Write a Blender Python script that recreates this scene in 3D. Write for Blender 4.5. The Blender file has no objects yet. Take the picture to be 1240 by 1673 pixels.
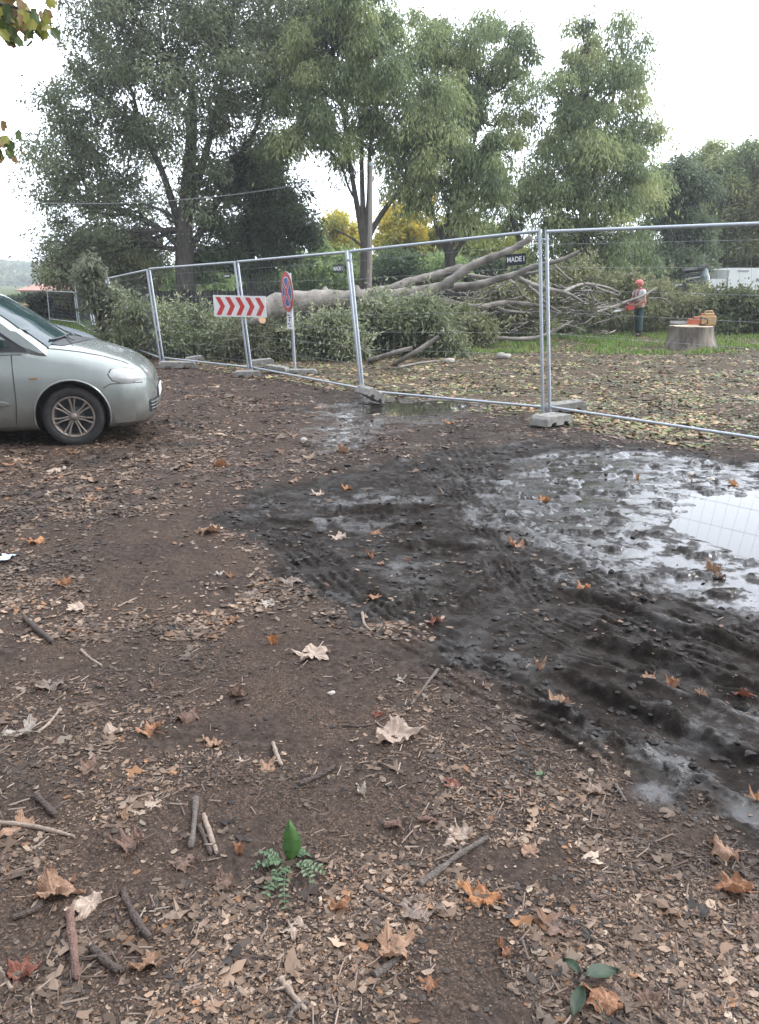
import bpy, bmesh, math, random
import numpy as np
from mathutils import Vector, Matrix

# ------------------------------------------------------------------ camera, sky, sun, exposure
SC = bpy.context.scene
COL = SC.collection
CAM_H = 1.65
PITCH = math.radians(16.1)
cam = bpy.data.cameras.new('camera')
cam.sensor_fit = 'VERTICAL'; cam.sensor_height = 36.0; cam.lens = 1300/1673*36.0
cam.clip_start = 0.05; cam.clip_end = 3000
camo = bpy.data.objects.new('camera', cam); COL.objects.link(camo)
camo.location = (0, 0, CAM_H); camo.rotation_euler = (math.pi/2-PITCH, 0, 0)
SC.camera = camo

SUN_EL, SUN_AZ = math.radians(44), math.radians(88)
GLOW_AZ = math.radians(35)      # azimuth from +Y towards +X
w = bpy.data.worlds.new("World"); SC.world = w; w.use_nodes = True
nt = w.node_tree; nt.nodes.clear()
o_ = nt.nodes.new('ShaderNodeOutputWorld'); bg = nt.nodes.new('ShaderNodeBackground')
sky = nt.nodes.new('ShaderNodeTexSky'); sky.sky_type = 'NISHITA'; sky.sun_disc = False
sky.sun_elevation = SUN_EL; sky.sun_rotation = SUN_AZ; sky.air_density = 1.0; sky.dust_density = 3.0
mx = nt.nodes.new('ShaderNodeMixRGB'); mx.inputs[0].default_value = 0.86
mx.inputs[2].default_value = (17.0, 17.6, 18.6, 1)          # the cloud deck
# cloud deck brightened ahead-right for puddle sheen, off the sun's bearing, dull behind camera
tcw = nt.nodes.new('ShaderNodeTexCoord'); dt = nt.nodes.new('ShaderNodeVectorMath'); dt.operation = 'DOT_PRODUCT'
dt.inputs[1].default_value = (math.sin(GLOW_AZ)*.95, math.cos(GLOW_AZ)*.95, .28)
nt.links.new(tcw.outputs['Generated'], dt.inputs[0])
mrw = nt.nodes.new('ShaderNodeMapRange'); mrw.inputs['From Min'].default_value = -.5; mrw.inputs['From Max'].default_value = 1.0
mrw.inputs['To Min'].default_value = .45; mrw.inputs['To Max'].default_value = 2.1; nt.links.new(dt.outputs['Value'], mrw.inputs[0])
vmw = nt.nodes.new('ShaderNodeVectorMath'); vmw.operation = 'SCALE'; vmw.inputs[0].default_value = (13.6, 14.5, 16.1)
nt.links.new(mrw.outputs[0], vmw.inputs['Scale']); nt.links.new(vmw.outputs[0], mx.inputs[2])
nt.links.new(sky.outputs[0], mx.inputs[1]); nt.links.new(mx.outputs[0], bg.inputs[0])
bg.inputs[1].default_value = 0.10
nt.links.new(bg.outputs[0], o_.inputs[0])
sl = bpy.data.lights.new('sun', 'SUN'); sl.energy = 1.5; sl.angle = math.radians(12); sl.color = (1, .96, .9)
so = bpy.data.objects.new('sun', sl); COL.objects.link(so)
sd = Vector((math.sin(SUN_AZ)*math.cos(SUN_EL), math.cos(SUN_AZ)*math.cos(SUN_EL), math.sin(SUN_EL)))
so.rotation_euler = sd.to_track_quat('Z', 'Y').to_euler()
SC.view_settings.view_transform = 'Standard'; SC.view_settings.look = 'None'
SC.view_settings.exposure = 0.75; SC.view_settings.gamma = 1.0
SC.cycles.max_bounces = 6; SC.cycles.transparent_max_bounces = 12

# ------------------------------------------------------------------ projecting measured points into the place
cP, sP = math.cos(PITCH), math.sin(PITCH)
def ray(px, py):
    u = (px-620)/1300.0; v = (836.5-py)/1300.0
    return np.array([u, cP+v*sP, -sP+v*cP])
def G(px, py, z=0.0):
    d = ray(px, py); return np.array([0, 0, CAM_H]) + d*((z-CAM_H)/d[2])
def P(px, py, Y):
    d = ray(px, py); return np.array([0, 0, CAM_H]) + d*(Y/d[1])
def pxm(Y):                      # metres per photo pixel at distance Y
    return Y/1300.0*1.02

# ------------------------------------------------------------------ object helpers
ORG = {}
def link(o, parent=None, origin=(0, 0, 0)):
    COL.objects.link(o)
    if parent is not None:
        o.parent = parent
    return o
def tag(o, label=None, cat=None, group=None, kind=None):
    if label: o['label'] = label
    if cat: o['category'] = cat
    if group: o['group'] = group
    if kind: o['kind'] = kind
    return o
def empty(name, loc, label=None, cat=None, group=None, rz=0.0):
    o = bpy.data.objects.new(name, None); COL.objects.link(o)
    o.location = tuple(float(v) for v in loc); o.rotation_euler = (0, 0, rz); o.empty_display_size = .1
    ORG[o.name] = np.array(loc, float)
    return tag(o, label, cat, group)

class MB:
    """collects faces of any size and links them as ONE mesh object"""
    def __init__(s): s.V = []; s.L = []; s.N = []; s.M = []; s.S = []; s.C = []; s.n = 0
    def add(s, V, F, mi=0, smooth=False, col=None):
        V = np.asarray(V, float).reshape(-1, 3)
        if isinstance(F, np.ndarray):
            L = (F+s.n).ravel(); N = np.full(len(F), F.shape[1])
        else:
            L = np.array([i+s.n for f in F for i in f]); N = np.array([len(f) for f in F])
        s.V.append(V); s.L.append(L); s.N.append(N)
        s.M.append(np.full(len(N), mi)); s.S.append(np.full(len(N), bool(smooth)))
        c = np.ones((len(V), 4))
        if col is not None: c[:, :3] = col
        s.C.append(c); s.n += len(V)
        return s
    def build(s, name, mats, parent=None, origin=None, local=False, colors=False):
        V = np.concatenate(s.V); L = np.concatenate(s.L); N = np.concatenate(s.N)
        if parent is not None:
            org = np.zeros(3) if local else ORG[parent.name]
            off = np.zeros(3)
        else:
            if origin is None:
                mn, mxx = V.min(0), V.max(0); origin = [(mn[0]+mxx[0])/2, (mn[1]+mxx[1])/2, mn[2]]
            org = off = np.array(origin, float)
        V = V-org
        me = bpy.data.meshes.new(name)
        me.vertices.add(len(V)); me.vertices.foreach_set('co', V.astype(np.float32).ravel())
        me.loops.add(len(L)); me.loops.foreach_set('vertex_index', L.astype(np.int32))
        me.polygons.add(len(N))
        me.polygons.foreach_set('loop_start', (np.cumsum(N)-N).astype(np.int32))
        me.polygons.foreach_set('material_index', np.concatenate(s.M).astype(np.int32))
        me.polygons.foreach_set('use_smooth', np.concatenate(s.S))
        if colors:
            at = me.color_attributes.new('tint', 'FLOAT_COLOR', 'POINT')
            at.data.foreach_set('color', np.concatenate(s.C).astype(np.float32).ravel())
        me.update(calc_edges=True); me.validate()
        for m in (mats if isinstance(mats, (list, tuple)) else [mats]): me.materials.append(m)
        o = bpy.data.objects.new(name, me); link(o, parent)
        o.location = tuple(off)
        ORG[o.name] = org
        return o
    # ---- shapes
    def box(s, c, size, mi=0, R=None, bev=0.0):
        hx, hy, hz = [v/2 for v in size]
        bm = bmesh.new(); bmesh.ops.create_cube(bm, size=1.0)
        for v in bm.verts: v.co = Vector((v.co.x*size[0], v.co.y*size[1], v.co.z*size[2]))
        if bev > 0: bmesh.ops.bevel(bm, geom=bm.edges[:], offset=bev, segments=2, affect='EDGES', profile=.6)
        V = np.array([v.co[:] for v in bm.verts]); bm.verts.index_update()
        F = [[v.index for v in f.verts] for f in bm.faces]; bm.free()
        if R is not None: V = V @ np.array(R).T
        return s.add(V+np.array(c), F, mi)
    def tube(s, pts, rad, n=8, mi=0, smooth=True, cap=True, col=None, squash=None):
        pts = np.asarray(pts, float); m = len(pts)
        rad = np.full(m, rad, float) if np.isscalar(rad) else np.asarray(rad, float)
        T = np.gradient(pts, axis=0); T /= np.linalg.norm(T, axis=1)[:, None]+1e-9
        up = np.array([0, 0, 1.0]) if abs(T[0][2]) < .9 else np.array([0, 1.0, 0])
        A = np.cross(T[0], up); A /= np.linalg.norm(A); V = []
        ang = np.arange(n)*2*math.pi/n
        for i in range(m):
            A = A-T[i]*A.dot(T[i]); A /= np.linalg.norm(A)+1e-9; B = np.cross(T[i], A)
            V.append(pts[i]+rad[i]*(np.cos(ang)[:, None]*A+np.sin(ang)[:, None]*B))
        V = np.concatenate(V); F = []
        for i in range(m-1):
            for k in range(n):
                a = i*n+k; b = i*n+(k+1) % n
                F.append([a, b, b+n, a+n])
        s.add(V, F, mi, smooth, col)
        if cap: s.add(V[:n], [list(range(n))[::-1]], mi, False, col); s.add(V[-n:], [list(range(n))], mi, False, col)
        return s
    def lathe(s, prof, c, axis='z', n=24, mi=0, smooth=True, R=None):
        V = []; m = len(prof)
        for r, z in prof:
            for k in range(n):
                a = 2*math.pi*k/n; V.append((r*math.cos(a), r*math.sin(a), z))
        V = np.array(V)
        if axis == 'y': V = V[:, [0, 2, 1]]
        if axis == 'x': V = V[:, [2, 0, 1]]
        if R is not None: V = V @ np.array(R).T
        F = [[i*n+k, i*n+(k+1) % n, (i+1)*n+(k+1) % n, (i+1)*n+k] for i in range(m-1) for k in range(n)]
        return s.add(V+np.array(c), F, mi, smooth)
    def ball(s, c, r, n=10, mi=0):
        prof = [(max(1e-4, math.sin(math.pi*i/n)), -math.cos(math.pi*i/n)) for i in range(n+1)]
        V = []; k_ = 2*n
        for a, z in prof:
            for k in range(k_): V.append((a*math.cos(2*math.pi*k/k_), a*math.sin(2*math.pi*k/k_), z))
        V = np.array(V)*np.array(r)
        F = [[i*k_+k, i*k_+(k+1) % k_, (i+1)*k_+(k+1) % k_, (i+1)*k_+k] for i in range(n) for k in range(k_)]
        return s.add(V+np.array(c), F, mi, True)
    def grid(s, V, nu, nv, mi=0, smooth=True, flip=False, col=None):
        """V laid out [u*nv+v]"""
        i = np.arange(nu-1)[:, None]*nv+np.arange(nv-1)[None, :]
        F = np.stack([i, i+1, i+nv+1, i+nv], -1).reshape(-1, 4)
        if flip: F = F[:, ::-1]
        return s.add(V, F, mi, smooth, col)

# ------------------------------------------------------------------ noise
def _h(ix, iy, seed):
    h = (ix.astype(np.int64)*374761393 + iy.astype(np.int64)*668265263 + seed*1442695041) & 0xffffffff
    h = ((h ^ (h >> 13))*1274126177) & 0xffffffff
    h = (h ^ (h >> 16))*2246822519 & 0xffffffff
    return ((h ^ (h >> 15)) & 0xffffff)/float(0xffffff)
def perlin(x, y, seed=0):
    x = np.asarray(x, float); y = np.asarray(y, float)
    xi = np.floor(x); yi = np.floor(y); fx = x-xi; fy = y-yi
    u = fx*fx*fx*(fx*(fx*6-15)+10); v = fy*fy*fy*(fy*(fy*6-15)+10)
    def g(ix, iy, dx, dy):
        a = _h(ix, iy, seed)*2*math.pi; return np.cos(a)*dx+np.sin(a)*dy
    n00 = g(xi, yi, fx, fy); n10 = g(xi+1, yi, fx-1, fy); n01 = g(xi, yi+1, fx, fy-1); n11 = g(xi+1, yi+1, fx-1, fy-1)
    return ((n00*(1-u)+n10*u)*(1-v)+(n01*(1-u)+n11*u)*v)*1.5
def fbm(x, y, f, octv, seed=0, gain=.5):
    s = 0; a = 1
    for i in range(octv): s = s+a*perlin(x*f, y*f, seed+i*7); f *= 2.03; a *= gain
    return s
def sstep(a, b, x):
    t = np.clip((x-a)/(b-a), 0, 1); return t*t*(3-2*t)
RN = np.random.default_rng(11)

# ------------------------------------------------------------------ materials
def mat(name, col=(.5, .5, .5), rough=.6, metal=0.0, spec=.5, emis=None):
    m = bpy.data.materials.new(name); m.use_nodes = True
    b = m.node_tree.nodes['Principled BSDF']
    b.inputs['Base Color'].default_value = (*col, 1); b.inputs['Roughness'].default_value = rough
    b.inputs['Metallic'].default_value = metal; b.inputs['Specular IOR Level'].default_value = spec
    return m
def noisy(name, c1, c2, scale=8, rough=(.5, .8), metal=0.0, bump=.0, detail=6, stretch=(1, 1, 1), coord='Object', spec=.4, bscale=None, bdist=.01):
    m = mat(name, c1, rough[0], metal, spec); t = m.node_tree; b = t.nodes['Principled BSDF']
    tc = t.nodes.new('ShaderNodeTexCoord'); mp = t.nodes.new('ShaderNodeMapping'); mp.inputs['Scale'].default_value = stretch
    t.links.new(tc.outputs[coord], mp.inputs[0])
    n = t.nodes.new('ShaderNodeTexNoise'); n.inputs['Scale'].default_value = scale; n.inputs['Detail'].default_value = detail
    n.inputs['Roughness'].default_value = .65
    t.links.new(mp.outputs[0], n.inputs['Vector'])
    r = t.nodes.new('ShaderNodeValToRGB'); r.color_ramp.elements[0].position = .35; r.color_ramp.elements[1].position = .65
    r.color_ramp.elements[0].color = (*c1, 1); r.color_ramp.elements[1].color = (*c2, 1)
    t.links.new(n.outputs['Fac'], r.inputs[0]); t.links.new(r.outputs[0], b.inputs['Base Color'])
    mr = t.nodes.new('ShaderNodeMapRange'); mr.inputs['To Min'].default_value = rough[0]; mr.inputs['To Max'].default_value = rough[1]
    t.links.new(n.outputs['Fac'], mr.inputs[0]); t.links.new(mr.outputs[0], b.inputs['Roughness'])
    if bump > 0:
        n2 = t.nodes.new('ShaderNodeTexNoise'); n2.inputs['Scale'].default_value = bscale or scale*3; n2.inputs['Detail'].default_value = 5
        t.links.new(mp.outputs[0], n2.inputs['Vector'])
        bp = t.nodes.new('ShaderNodeBump'); bp.inputs['Strength'].default_value = bump; bp.inputs['Distance'].default_value = bdist
        t.links.new(n2.outputs['Fac'], bp.inputs['Height']); t.links.new(bp.outputs[0], b.inputs['Normal'])
    return m
def leafmat(name, trans=.35, rough=.55, sat=1.0):
    m = bpy.data.materials.new(name); m.use_nodes = True; t = m.node_tree; b = t.nodes['Principled BSDF']
    a = t.nodes.new('ShaderNodeVertexColor'); a.layer_name = 'tint'
    t.links.new(a.outputs[0], b.inputs['Base Color']); b.inputs['Roughness'].default_value = rough
    b.inputs['Specular IOR Level'].default_value = .35
    if trans > 0:
        tr = t.nodes.new('ShaderNodeBsdfTranslucent'); ms = t.nodes.new('ShaderNodeMixShader'); ms.inputs[0].default_value = trans
        t.links.new(a.outputs[0], tr.inputs[0]); t.links.new(b.outputs[0], ms.inputs[1]); t.links.new(tr.outputs[0], ms.inputs[2])
        t.links.new(ms.outputs[0], t.nodes['Material Output'].inputs[0])
    return m
# ================================================================== THE GROUND
def poly_sdf(x, y, poly):
    """signed distance, positive inside"""
    x = x.ravel(); y = y.ravel(); d = np.full(x.shape, 1e9); ins = np.zeros(x.shape, bool); n = len(poly)
    for i in range(n):
        x0, y0 = poly[i]; x1, y1 = poly[(i+1) % n]
        ex, ey = x1-x0, y1-y0; L = ex*ex+ey*ey
        t = np.clip(((x-x0)*ex+(y-y0)*ey)/L, 0, 1)
        d = np.minimum(d, (x-x0-t*ex)**2+(y-y0-t*ey)**2)
        c = ((y0 > y) != (y1 > y)); xi = (x1-x0)*(y-y0)/(y1-y0+1e-12)+x0
        ins ^= (c & (x < xi))
    d = np.sqrt(d); return np.where(ins, d, -d)
def line_dist(x, y, pts):
    """distance to a polyline, signed offset side, and length along"""
    d = np.full(x.shape, 1e9); al = np.zeros(x.shape); sg = np.zeros(x.shape); acc = 0
    for i in range(len(pts)-1):
        x0, y0 = pts[i]; x1, y1 = pts[i+1]; ex, ey = x1-x0, y1-y0; L = math.hypot(ex, ey)
        t = np.clip(((x-x0)*ex+(y-y0)*ey)/L**2, 0, 1)
        dd = np.hypot(x-x0-t*ex, y-y0-t*ey); side = ((x-x0)*ey-(y-y0)*ex)/L
        m = dd < d; d = np.where(m, dd, d); al = np.where(m, acc+t*L, al); sg = np.where(m, np.sign(side)*dd, sg); acc += L
    end = (al <= 0) | (al >= acc)
    return d, sg, al, acc
def smooth_line(pts, k=3):
    p = np.array(pts, float)
    for _ in range(k):
        q = [p[0]]
        for i in range(len(p)-1): q += [p[i]*.75+p[i+1]*.25, p[i]*.25+p[i+1]*.75]
        q.append(p[-1]); p = np.array(q)
    return p
def gp(pp): return [tuple(G(a, b)[:2]) for a, b in pp]
MUD = gp([(365, 838), (450, 795), (600, 768), (720, 735), (860, 722), (1060, 728), (1330, 762), (1330, 1420), (1190, 1395), (1090, 1300), (990, 1240), (880, 1185), (760, 1115), (640, 1060), (540, 985), (430, 900)])
MUD2 = gp([(470, 625), (640, 632), (880, 690), (1060, 712), (1330, 740), (1330, 800), (700, 800), (400, 850), (450, 780), (540, 710)])
WET = gp([(900, 745), (1080, 748), (1330, 775), (1330, 1010), (1210, 975), (1080, 940), (960, 900), (880, 862), (835, 815), (850, 770)])
POOL = gp([(1130, 818), (1180, 804), (1300, 805), (1330, 935), (1240, 905), (1175, 884), (1095, 856)])
WET2 = gp([(975, 1215), (1080, 1215), (1180, 1255), (1330, 1330), (1330, 1440), (1240, 1390), (1130, 1315), (1040, 1260)])
POOL2 = gp([(560, 672), (630, 652), (720, 648), (790, 660), (740, 672), (640, 678)])
WET3 = gp([(530, 660), (700, 640), (800, 655), (790, 680), (640, 700), (560, 735), (480, 720)])
WETS = [(gp(q), k) for q, k in (([(500, 812), (600, 808), (725, 812), (725, 824), (610, 828), (500, 830)], .55), ([(515, 846), (600, 850), (655, 852), (640, 864), (520, 862)], .5), ([(755, 822), (830, 835), (840, 858), (770, 860)], .6), ([(870, 925), (935, 940), (930, 960), (880, 950)], .6), ([(640, 905), (700, 940), (690, 975), (640, 960)], .3), ([(1060, 1180), (1240, 1150), (1300, 1190), (1120, 1215)], .25), ([(930, 1170), (1010, 1200), (1000, 1235), (950, 1215)], .35))]
RUTS = [ # pixel line, half width, depth, tread period, tread depth
    ([(745, 715), (779, 774), (806, 835), (874, 880), (976, 930), (1100, 985), (1300, 1065)], .19, .010, .080, .020),
    ([(470, 880), (535, 943), (603, 1004), (705, 1059), (780, 1110), (874, 1165), (976, 1205), (1050, 1290)], .15, .012, .070, .018),
    ([(640, 1020), (700, 985), (770, 950)], .12, .035, .06, .024),
    ([(490, 835), (600, 838), (730, 835)], .15, .045, .0, .0),
    ([(400, 850), (500, 862), (640, 868), (740, 860)], .09, .02, .0, .0),
    ([(860, 1105), (983, 1150), (1077, 1200), (1300, 1300)], .13, .045, .0, .0),
    ([(880, 975), (996, 1000), (1077, 1040), (1300, 1110)], .15, .035, .07, .018),
    ([(900, 1050), (1010, 1075), (1120, 1105), (1300, 1165)], .13, .030, .065, .018),
    ([(815, 900), (822, 940), (835, 960)], .08, .012, .05, .012),
    ([(850, 905), (860, 945), (880, 960)], .05, .02, .0, .0),
    ([(850, 1000), (950, 1045), (1080, 1095), (1300, 1185)], .10, .006, .065, .016),
    ([(620, 700), (690, 760), (770, 830), (850, 950), (900, 1020)], .12, .004, .07, .014),
    ([(560, 720), (640, 760), (740, 790)], .12, .012, .06, .006),
    ([(640, 905), (720, 890), (790, 905)], .10, .035, .0, .0),
]
RUTL = [(smooth_line(gp(a)), b, c, d, e) for a, b, c, d, e in RUTS]
def masks(x, y):
    sh = x.shape; x = x.ravel(); y = y.ravel()
    n1 = fbm(x, y, 1.3, 4, 5); n2 = fbm(x, y, 4.0, 3, 9)
    near = (np.abs(x) < 12) & (y > 0) & (y < 22)
    mud = np.zeros(x.shape); wet = np.zeros(x.shape); pool = np.zeros(x.shape)
    X = x[near]; Y = y[near]; a = n1[near]; b = n2[near]
    mud[near] = np.maximum(sstep(-.14, .14, poly_sdf(X, Y, MUD)+a*.22+b*.08), .5*sstep(-.4, .3, poly_sdf(X, Y, MUD2)+a*.5+b*.15))
    s = np.maximum.reduce([poly_sdf(X, Y, WET), poly_sdf(X, Y, WET3)*.6-.22])
    wet[near] = sstep(-.32, .04, s+a*.22+b*.14)
    wet[near] = np.maximum(wet[near], .6*sstep(-.06, .14, poly_sdf(X, Y, WET2)+a*.16+b*.14))
    for q, k in WETS: wet[near] = np.maximum(wet[near], k*sstep(-.05, .05, poly_sdf(X, Y, q)+b*.05+a*.03))
    pool[near] = np.maximum(sstep(-.25, .25, poly_sdf(X, Y, POOL)+b*.1+a*.1), sstep(-.35, .25, poly_sdf(X, Y, POOL2)+a*.2))
    return mud.reshape(sh), wet.reshape(sh), pool.reshape(sh)
def hgt(x, y, full=False):
    x = np.atleast_1d(np.asarray(x, float)); y = np.atleast_1d(np.asarray(y, float)); sh = x.shape
    x = x.ravel(); y = y.ravel()
    mud, wet, pool = masks(x, y)
    r = np.hypot(x, y)
    fine = np.clip(6/np.maximum(r, .1), .0, 1)
    z = fbm(x, y, .35, 2, 31)*.025*np.clip(r/6, 0, 1)
    z = z*(1-wet*.9)+fbm(x, y, 6, 3, 41, .42)*.007*(1-wet*.92)
    z = z+fbm(x, y, 45, 3, 51, .6)*.0032*fine*(1-.96*wet)*(1-.72*mud)
    lump = np.clip(fbm(x, y, 1.9, 3, 75)+.15, 0, 1)
    cl = fbm(x, y, 15, 3, 61, .5)
    z = z+mud*(1-wet*.93)*(fbm(x, y, 2.4, 2, 60, .4)*.010+fbm(x, y, 12, 2, 62, .4)*.003+np.clip(cl-.16, 0, 1)*.045*lump+np.clip(fbm(x, y, 38, 2, 73)-.1, 0, 1)*.010*lump*fine)
    z = z+wet*(fbm(x, y, 2.2, 2, 78)*.004+np.clip(fbm(x*.55, y*1.25, 5.0, 4, 76, .62)-.40+.5*(1-wet), 0, .3)*.10*(1-.8*pool))
    near = (mud > .02) | ((y < 14) & (y > 1) & (x > -2.5))
    X = x[near]; Y = y[near]; zz = np.zeros(len(X))
    wob = fbm(X, Y, 3.0, 2, 81)*.022+fbm(X, Y, 16, 2, 83, .5)*.006
    for L, hw, dp, tp, td in RUTL:
        d, sg, al, tot = line_dist(X, Y, L)
        dd = np.maximum(d+wob, 0)
        fade = sstep(0, .25, al)*sstep(0, .25, tot-al)+.0
        prof = -dp*(1-sstep(hw*.85, hw*1.08, dd))+(dp*.35+.006)*np.exp(-((dd-hw*1.25)/(hw*.18))**2)*(1+1.1*fbm(X, Y, 9, 3, 91, .5))
        if tp > 0:
            ph = (al+np.abs(sg)*.55)/tp
            tr = sstep(.22, .34, np.abs((ph % 1)-.5)); rib = sstep(.18, .34, np.abs(((sg/(hw*.42)) % 1)-.5))
            brk = sstep(-.35, .1, fbm(X, Y, 5, 2, 95))
            prof += td*(rib+.38*tr*(1-rib)-.5)*brk*(1-sstep(hw*.8, hw*1.0, dd))
        zz += prof*fade
    z[near] += zz*(.35+.65*mud[near])*(1-.55*wet[near])
    ed = poly_sdf(X, Y, WET); zn = z[near]; lim = (ed < .14) & (ed > -.75); zn = np.where(lim, np.maximum(zn, WATER_Z+.004+np.clip(-ed-.45, 0, 1)*-.3), zn); z[near] = zn
    z = z-wet*.012-pool*.030*(1+.3*fbm(x, y, 2.0, 2, 99))
    return z.reshape(sh)
WATER_Z = -.0205

def build_ground():
    Ys = [1.0]
    while Ys[-1] < 45: Ys.append(Ys[-1]+max(.0042, Ys[-1]**2/1400.0))
    Ys = [-60, -25, -8, -2, 0, .4, .7, .85] + Ys + [50, 60, 80, 110, 160, 240, 400, 700, 1200, 2000]
    Ys = np.array(Ys)
    u = np.linspace(-1, 1, 840); ext = np.array([1.05, 1.15, 1.4, 2, 3.5, 7]); u = np.concatenate([-ext[::-1], u, ext])
    Wd = 1.0+.58*np.maximum(Ys, 0)+np.where(Ys < .9, 1.5, 0)
    X = u[None, :]*Wd[:, None]; Y = np.repeat(Ys[:, None], len(u), 1)
    jy = 0
    Z = hgt(X, Y)
    mud, wet, pool = masks(X, Y)
    green = sstep(0, 1.0, fence_side(X, Y)) * sstep(9, 12, Y)
    V = np.stack([X, Y, Z], -1).reshape(-1, 3)
    mb = MB(); col = np.stack([mud, wet, green], -1).reshape(-1, 3)
    mb.grid(V, len(Ys), len(u), 0, True, flip=True, col=col)
    g = mb.build('ground', ground_mat(), origin=(0, 0, 0), colors=True)
    tag(g, 'dark muddy soil strewn with litter', 'ground', kind='structure')
def fence_side(X, Y):      # >0 behind the fence line
    a = G(262, 590)[:2]; b = G(905, 690)[:2]; d = (b-a)/np.linalg.norm(b-a)
    return (X-a[0])*(-d[1])+(Y-a[1])*d[0]

def ground_mat():
    m = bpy.data.materials.new('soil_and_mud'); m.use_nodes = True; t = m.node_tree; N = t.nodes; K = t.links
    b = N['Principled BSDF']
    geo = N.new('ShaderNodeNewGeometry')
    at = N.new('ShaderNodeVertexColor'); at.layer_name = 'tint'
    sep = N.new('ShaderNodeSeparateColor'); K.new(at.outputs[0], sep.inputs[0])
    def noise(s, d=6, r=.6, st=None):
        n = N.new('ShaderNodeTexNoise'); n.inputs['Scale'].default_value = s; n.inputs['Detail'].default_value = d; n.inputs['Roughness'].default_value = r
        K.new(geo.outputs['Position'], n.inputs['Vector']); return n
    def ramp(src, els):
        r = N.new('ShaderNodeValToRGB'); e = r.color_ramp.elements
        while len(e) < len(els): e.new(.5)
        for k, (p, c) in enumerate(els): e[k].position = p; e[k].color = (*c, 1)
        K.new(src, r.inputs[0]); return r
    def mix(f, a, c, typ='MIX'):
        x = N.new('ShaderNodeMixRGB'); x.blend_type = typ
        for i, v in enumerate((f, a, c)):
            if isinstance(v, (int, float)): x.inputs[i].default_value = v
            elif isinstance(v, tuple): x.inputs[i].default_value = (*v, 1)
            else: K.new(v, x.inputs[i])
        return x.outputs[0]
    def math_(op, a, c=0.0, cl=False):
        x = N.new('ShaderNodeMath'); x.operation = op; x.use_clamp = cl
        for i, v in enumerate((a, c)):
            if isinstance(v, (int, float)): x.inputs[i].default_value = v
            else: K.new(v, x.inputs[i])
        return x.outputs[0]
    nb = noise(1.7, 5); nm = noise(22, 8, .7); nf = noise(140, 6, .7)
    soil = ramp(nm.outputs[0], [(.3, (.022, .017, .0145)), (.5, (.048, .036, .030)), (.68, (.085, .062, .051))])
    # trodden litter crumbs pressed in the soil
    vo = N.new('ShaderNodeTexVoronoi'); vo.inputs['Scale'].default_value = 210; vo.inputs['Randomness'].default_value = 1
    dist = noise(30, 3); vm = N.new('ShaderNodeVectorMath'); vm.operation = 'MULTIPLY_ADD'
    K.new(dist.outputs['Color'], vm.inputs[0]); vm.inputs[1].default_value = (.03, .03, .03); K.new(geo.outputs['Position'], vm.inputs[2])
    K.new(vm.outputs[0], vo.inputs['Vector'])
    sc = N.new('ShaderNodeSeparateColor'); K.new(vo.outputs['Color'], sc.inputs[0])
    crumb = ramp(sc.outputs[0], [(.0, (.03, .022, .018)), (.45, (.055, .040, .031)), (.75, (.095, .066, .050)), (1., (.17, .12, .09))])
    cm = math_('MULTIPLY', sstep_node(N, K, nb.outputs[0], .38, .6), .75)
    dry = mix(cm, soil.outputs[0], crumb.outputs[0])
    grn = mix(math_('MULTIPLY', sep.outputs[2], .5), dry, ramp(nm.outputs[0], [(.35, (.075, .06, .042)), (.55, (.12, .095, .065)), (.7, (.10, .11, .05))]).outputs[0])
    px = N.new('ShaderNodeSeparateXYZ'); K.new(geo.outputs['Position'], px.inputs[0])
    far = math_('ADD', px.outputs[1], math_('MULTIPLY', nb.outputs[0], 6))
    grn = mix(sstep_node(N, K, far, 25, 30), grn, ramp(nm.outputs[0], [(.3, (.05, .06, .025)), (.7, (.10, .13, .045))]).outputs[0])
    mudc = ramp(nm.outputs[0], [(.3, (.0075, .006, .005)), (.55, (.018, .0145, .012)), (.75, (.040, .031, .025))])
    c = mix(math_('MULTIPLY', sep.outputs[0], .93), grn, mudc.outputs[0])
    K.new(c, b.inputs['Base Color'])
    # wetness lowers roughness
    wet = math_('ADD', sep.outputs[1], math_('MULTIPLY', sep.outputs[0], math_('MULTIPLY', sstep_node(N, K, nb.outputs[0], .5, .66), .45)), True)
    np_ = noise(5.5, 7, .72)
    wet = math_('MULTIPLY', wet, math_('ADD', .25, sstep_node(N, K, np_.outputs[0], .42, .56)), True)
    wn = math_('SUBTRACT', wet, math_('MULTIPLY', nm.outputs[0], .25), True)
    ro = N.new('ShaderNodeMapRange'); K.new(wn, ro.inputs[0]); ro.inputs['From Max'].default_value = .7
    ro.inputs['To Min'].default_value = .85; ro.inputs['To Max'].default_value = .26
    mshine = math_('MULTIPLY', sep.outputs[0], math_('ADD', .3, sstep_node(N, K, np_.outputs[0], .45, .6)), True)
    r2 = math_('SUBTRACT', ro.outputs[0], math_('MULTIPLY', mshine, .22), True)
    K.new(r2, b.inputs['Roughness'])
    si = N.new('ShaderNodeMapRange'); K.new(math_('ADD', wet, math_('MULTIPLY', mshine, .22), True), si.inputs[0]); si.inputs['To Min'].default_value = .05; si.inputs['To Max'].default_value = .5
    K.new(si.outputs[0], b.inputs['Specular IOR Level'])
    h = math_('ADD', math_('MULTIPLY', nm.outputs[0], .8), math_('MULTIPLY', nf.outputs[0], .35))
    h = math_('ADD', h, math_('MULTIPLY', sc.outputs[1], math_('MULTIPLY', cm, .25)))
    bs = N.new('ShaderNodeMapRange'); K.new(sep.outputs[1], bs.inputs[0]); bs.inputs['To Min'].default_value = .8; bs.inputs['To Max'].default_value = .12
    bp = N.new('ShaderNodeBump'); bp.inputs['Distance'].default_value = .012
    K.new(bs.outputs[0], bp.inputs['Strength']); K.new(h, bp.inputs['Height']); K.new(bp.outputs[0], b.inputs['Normal'])
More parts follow.
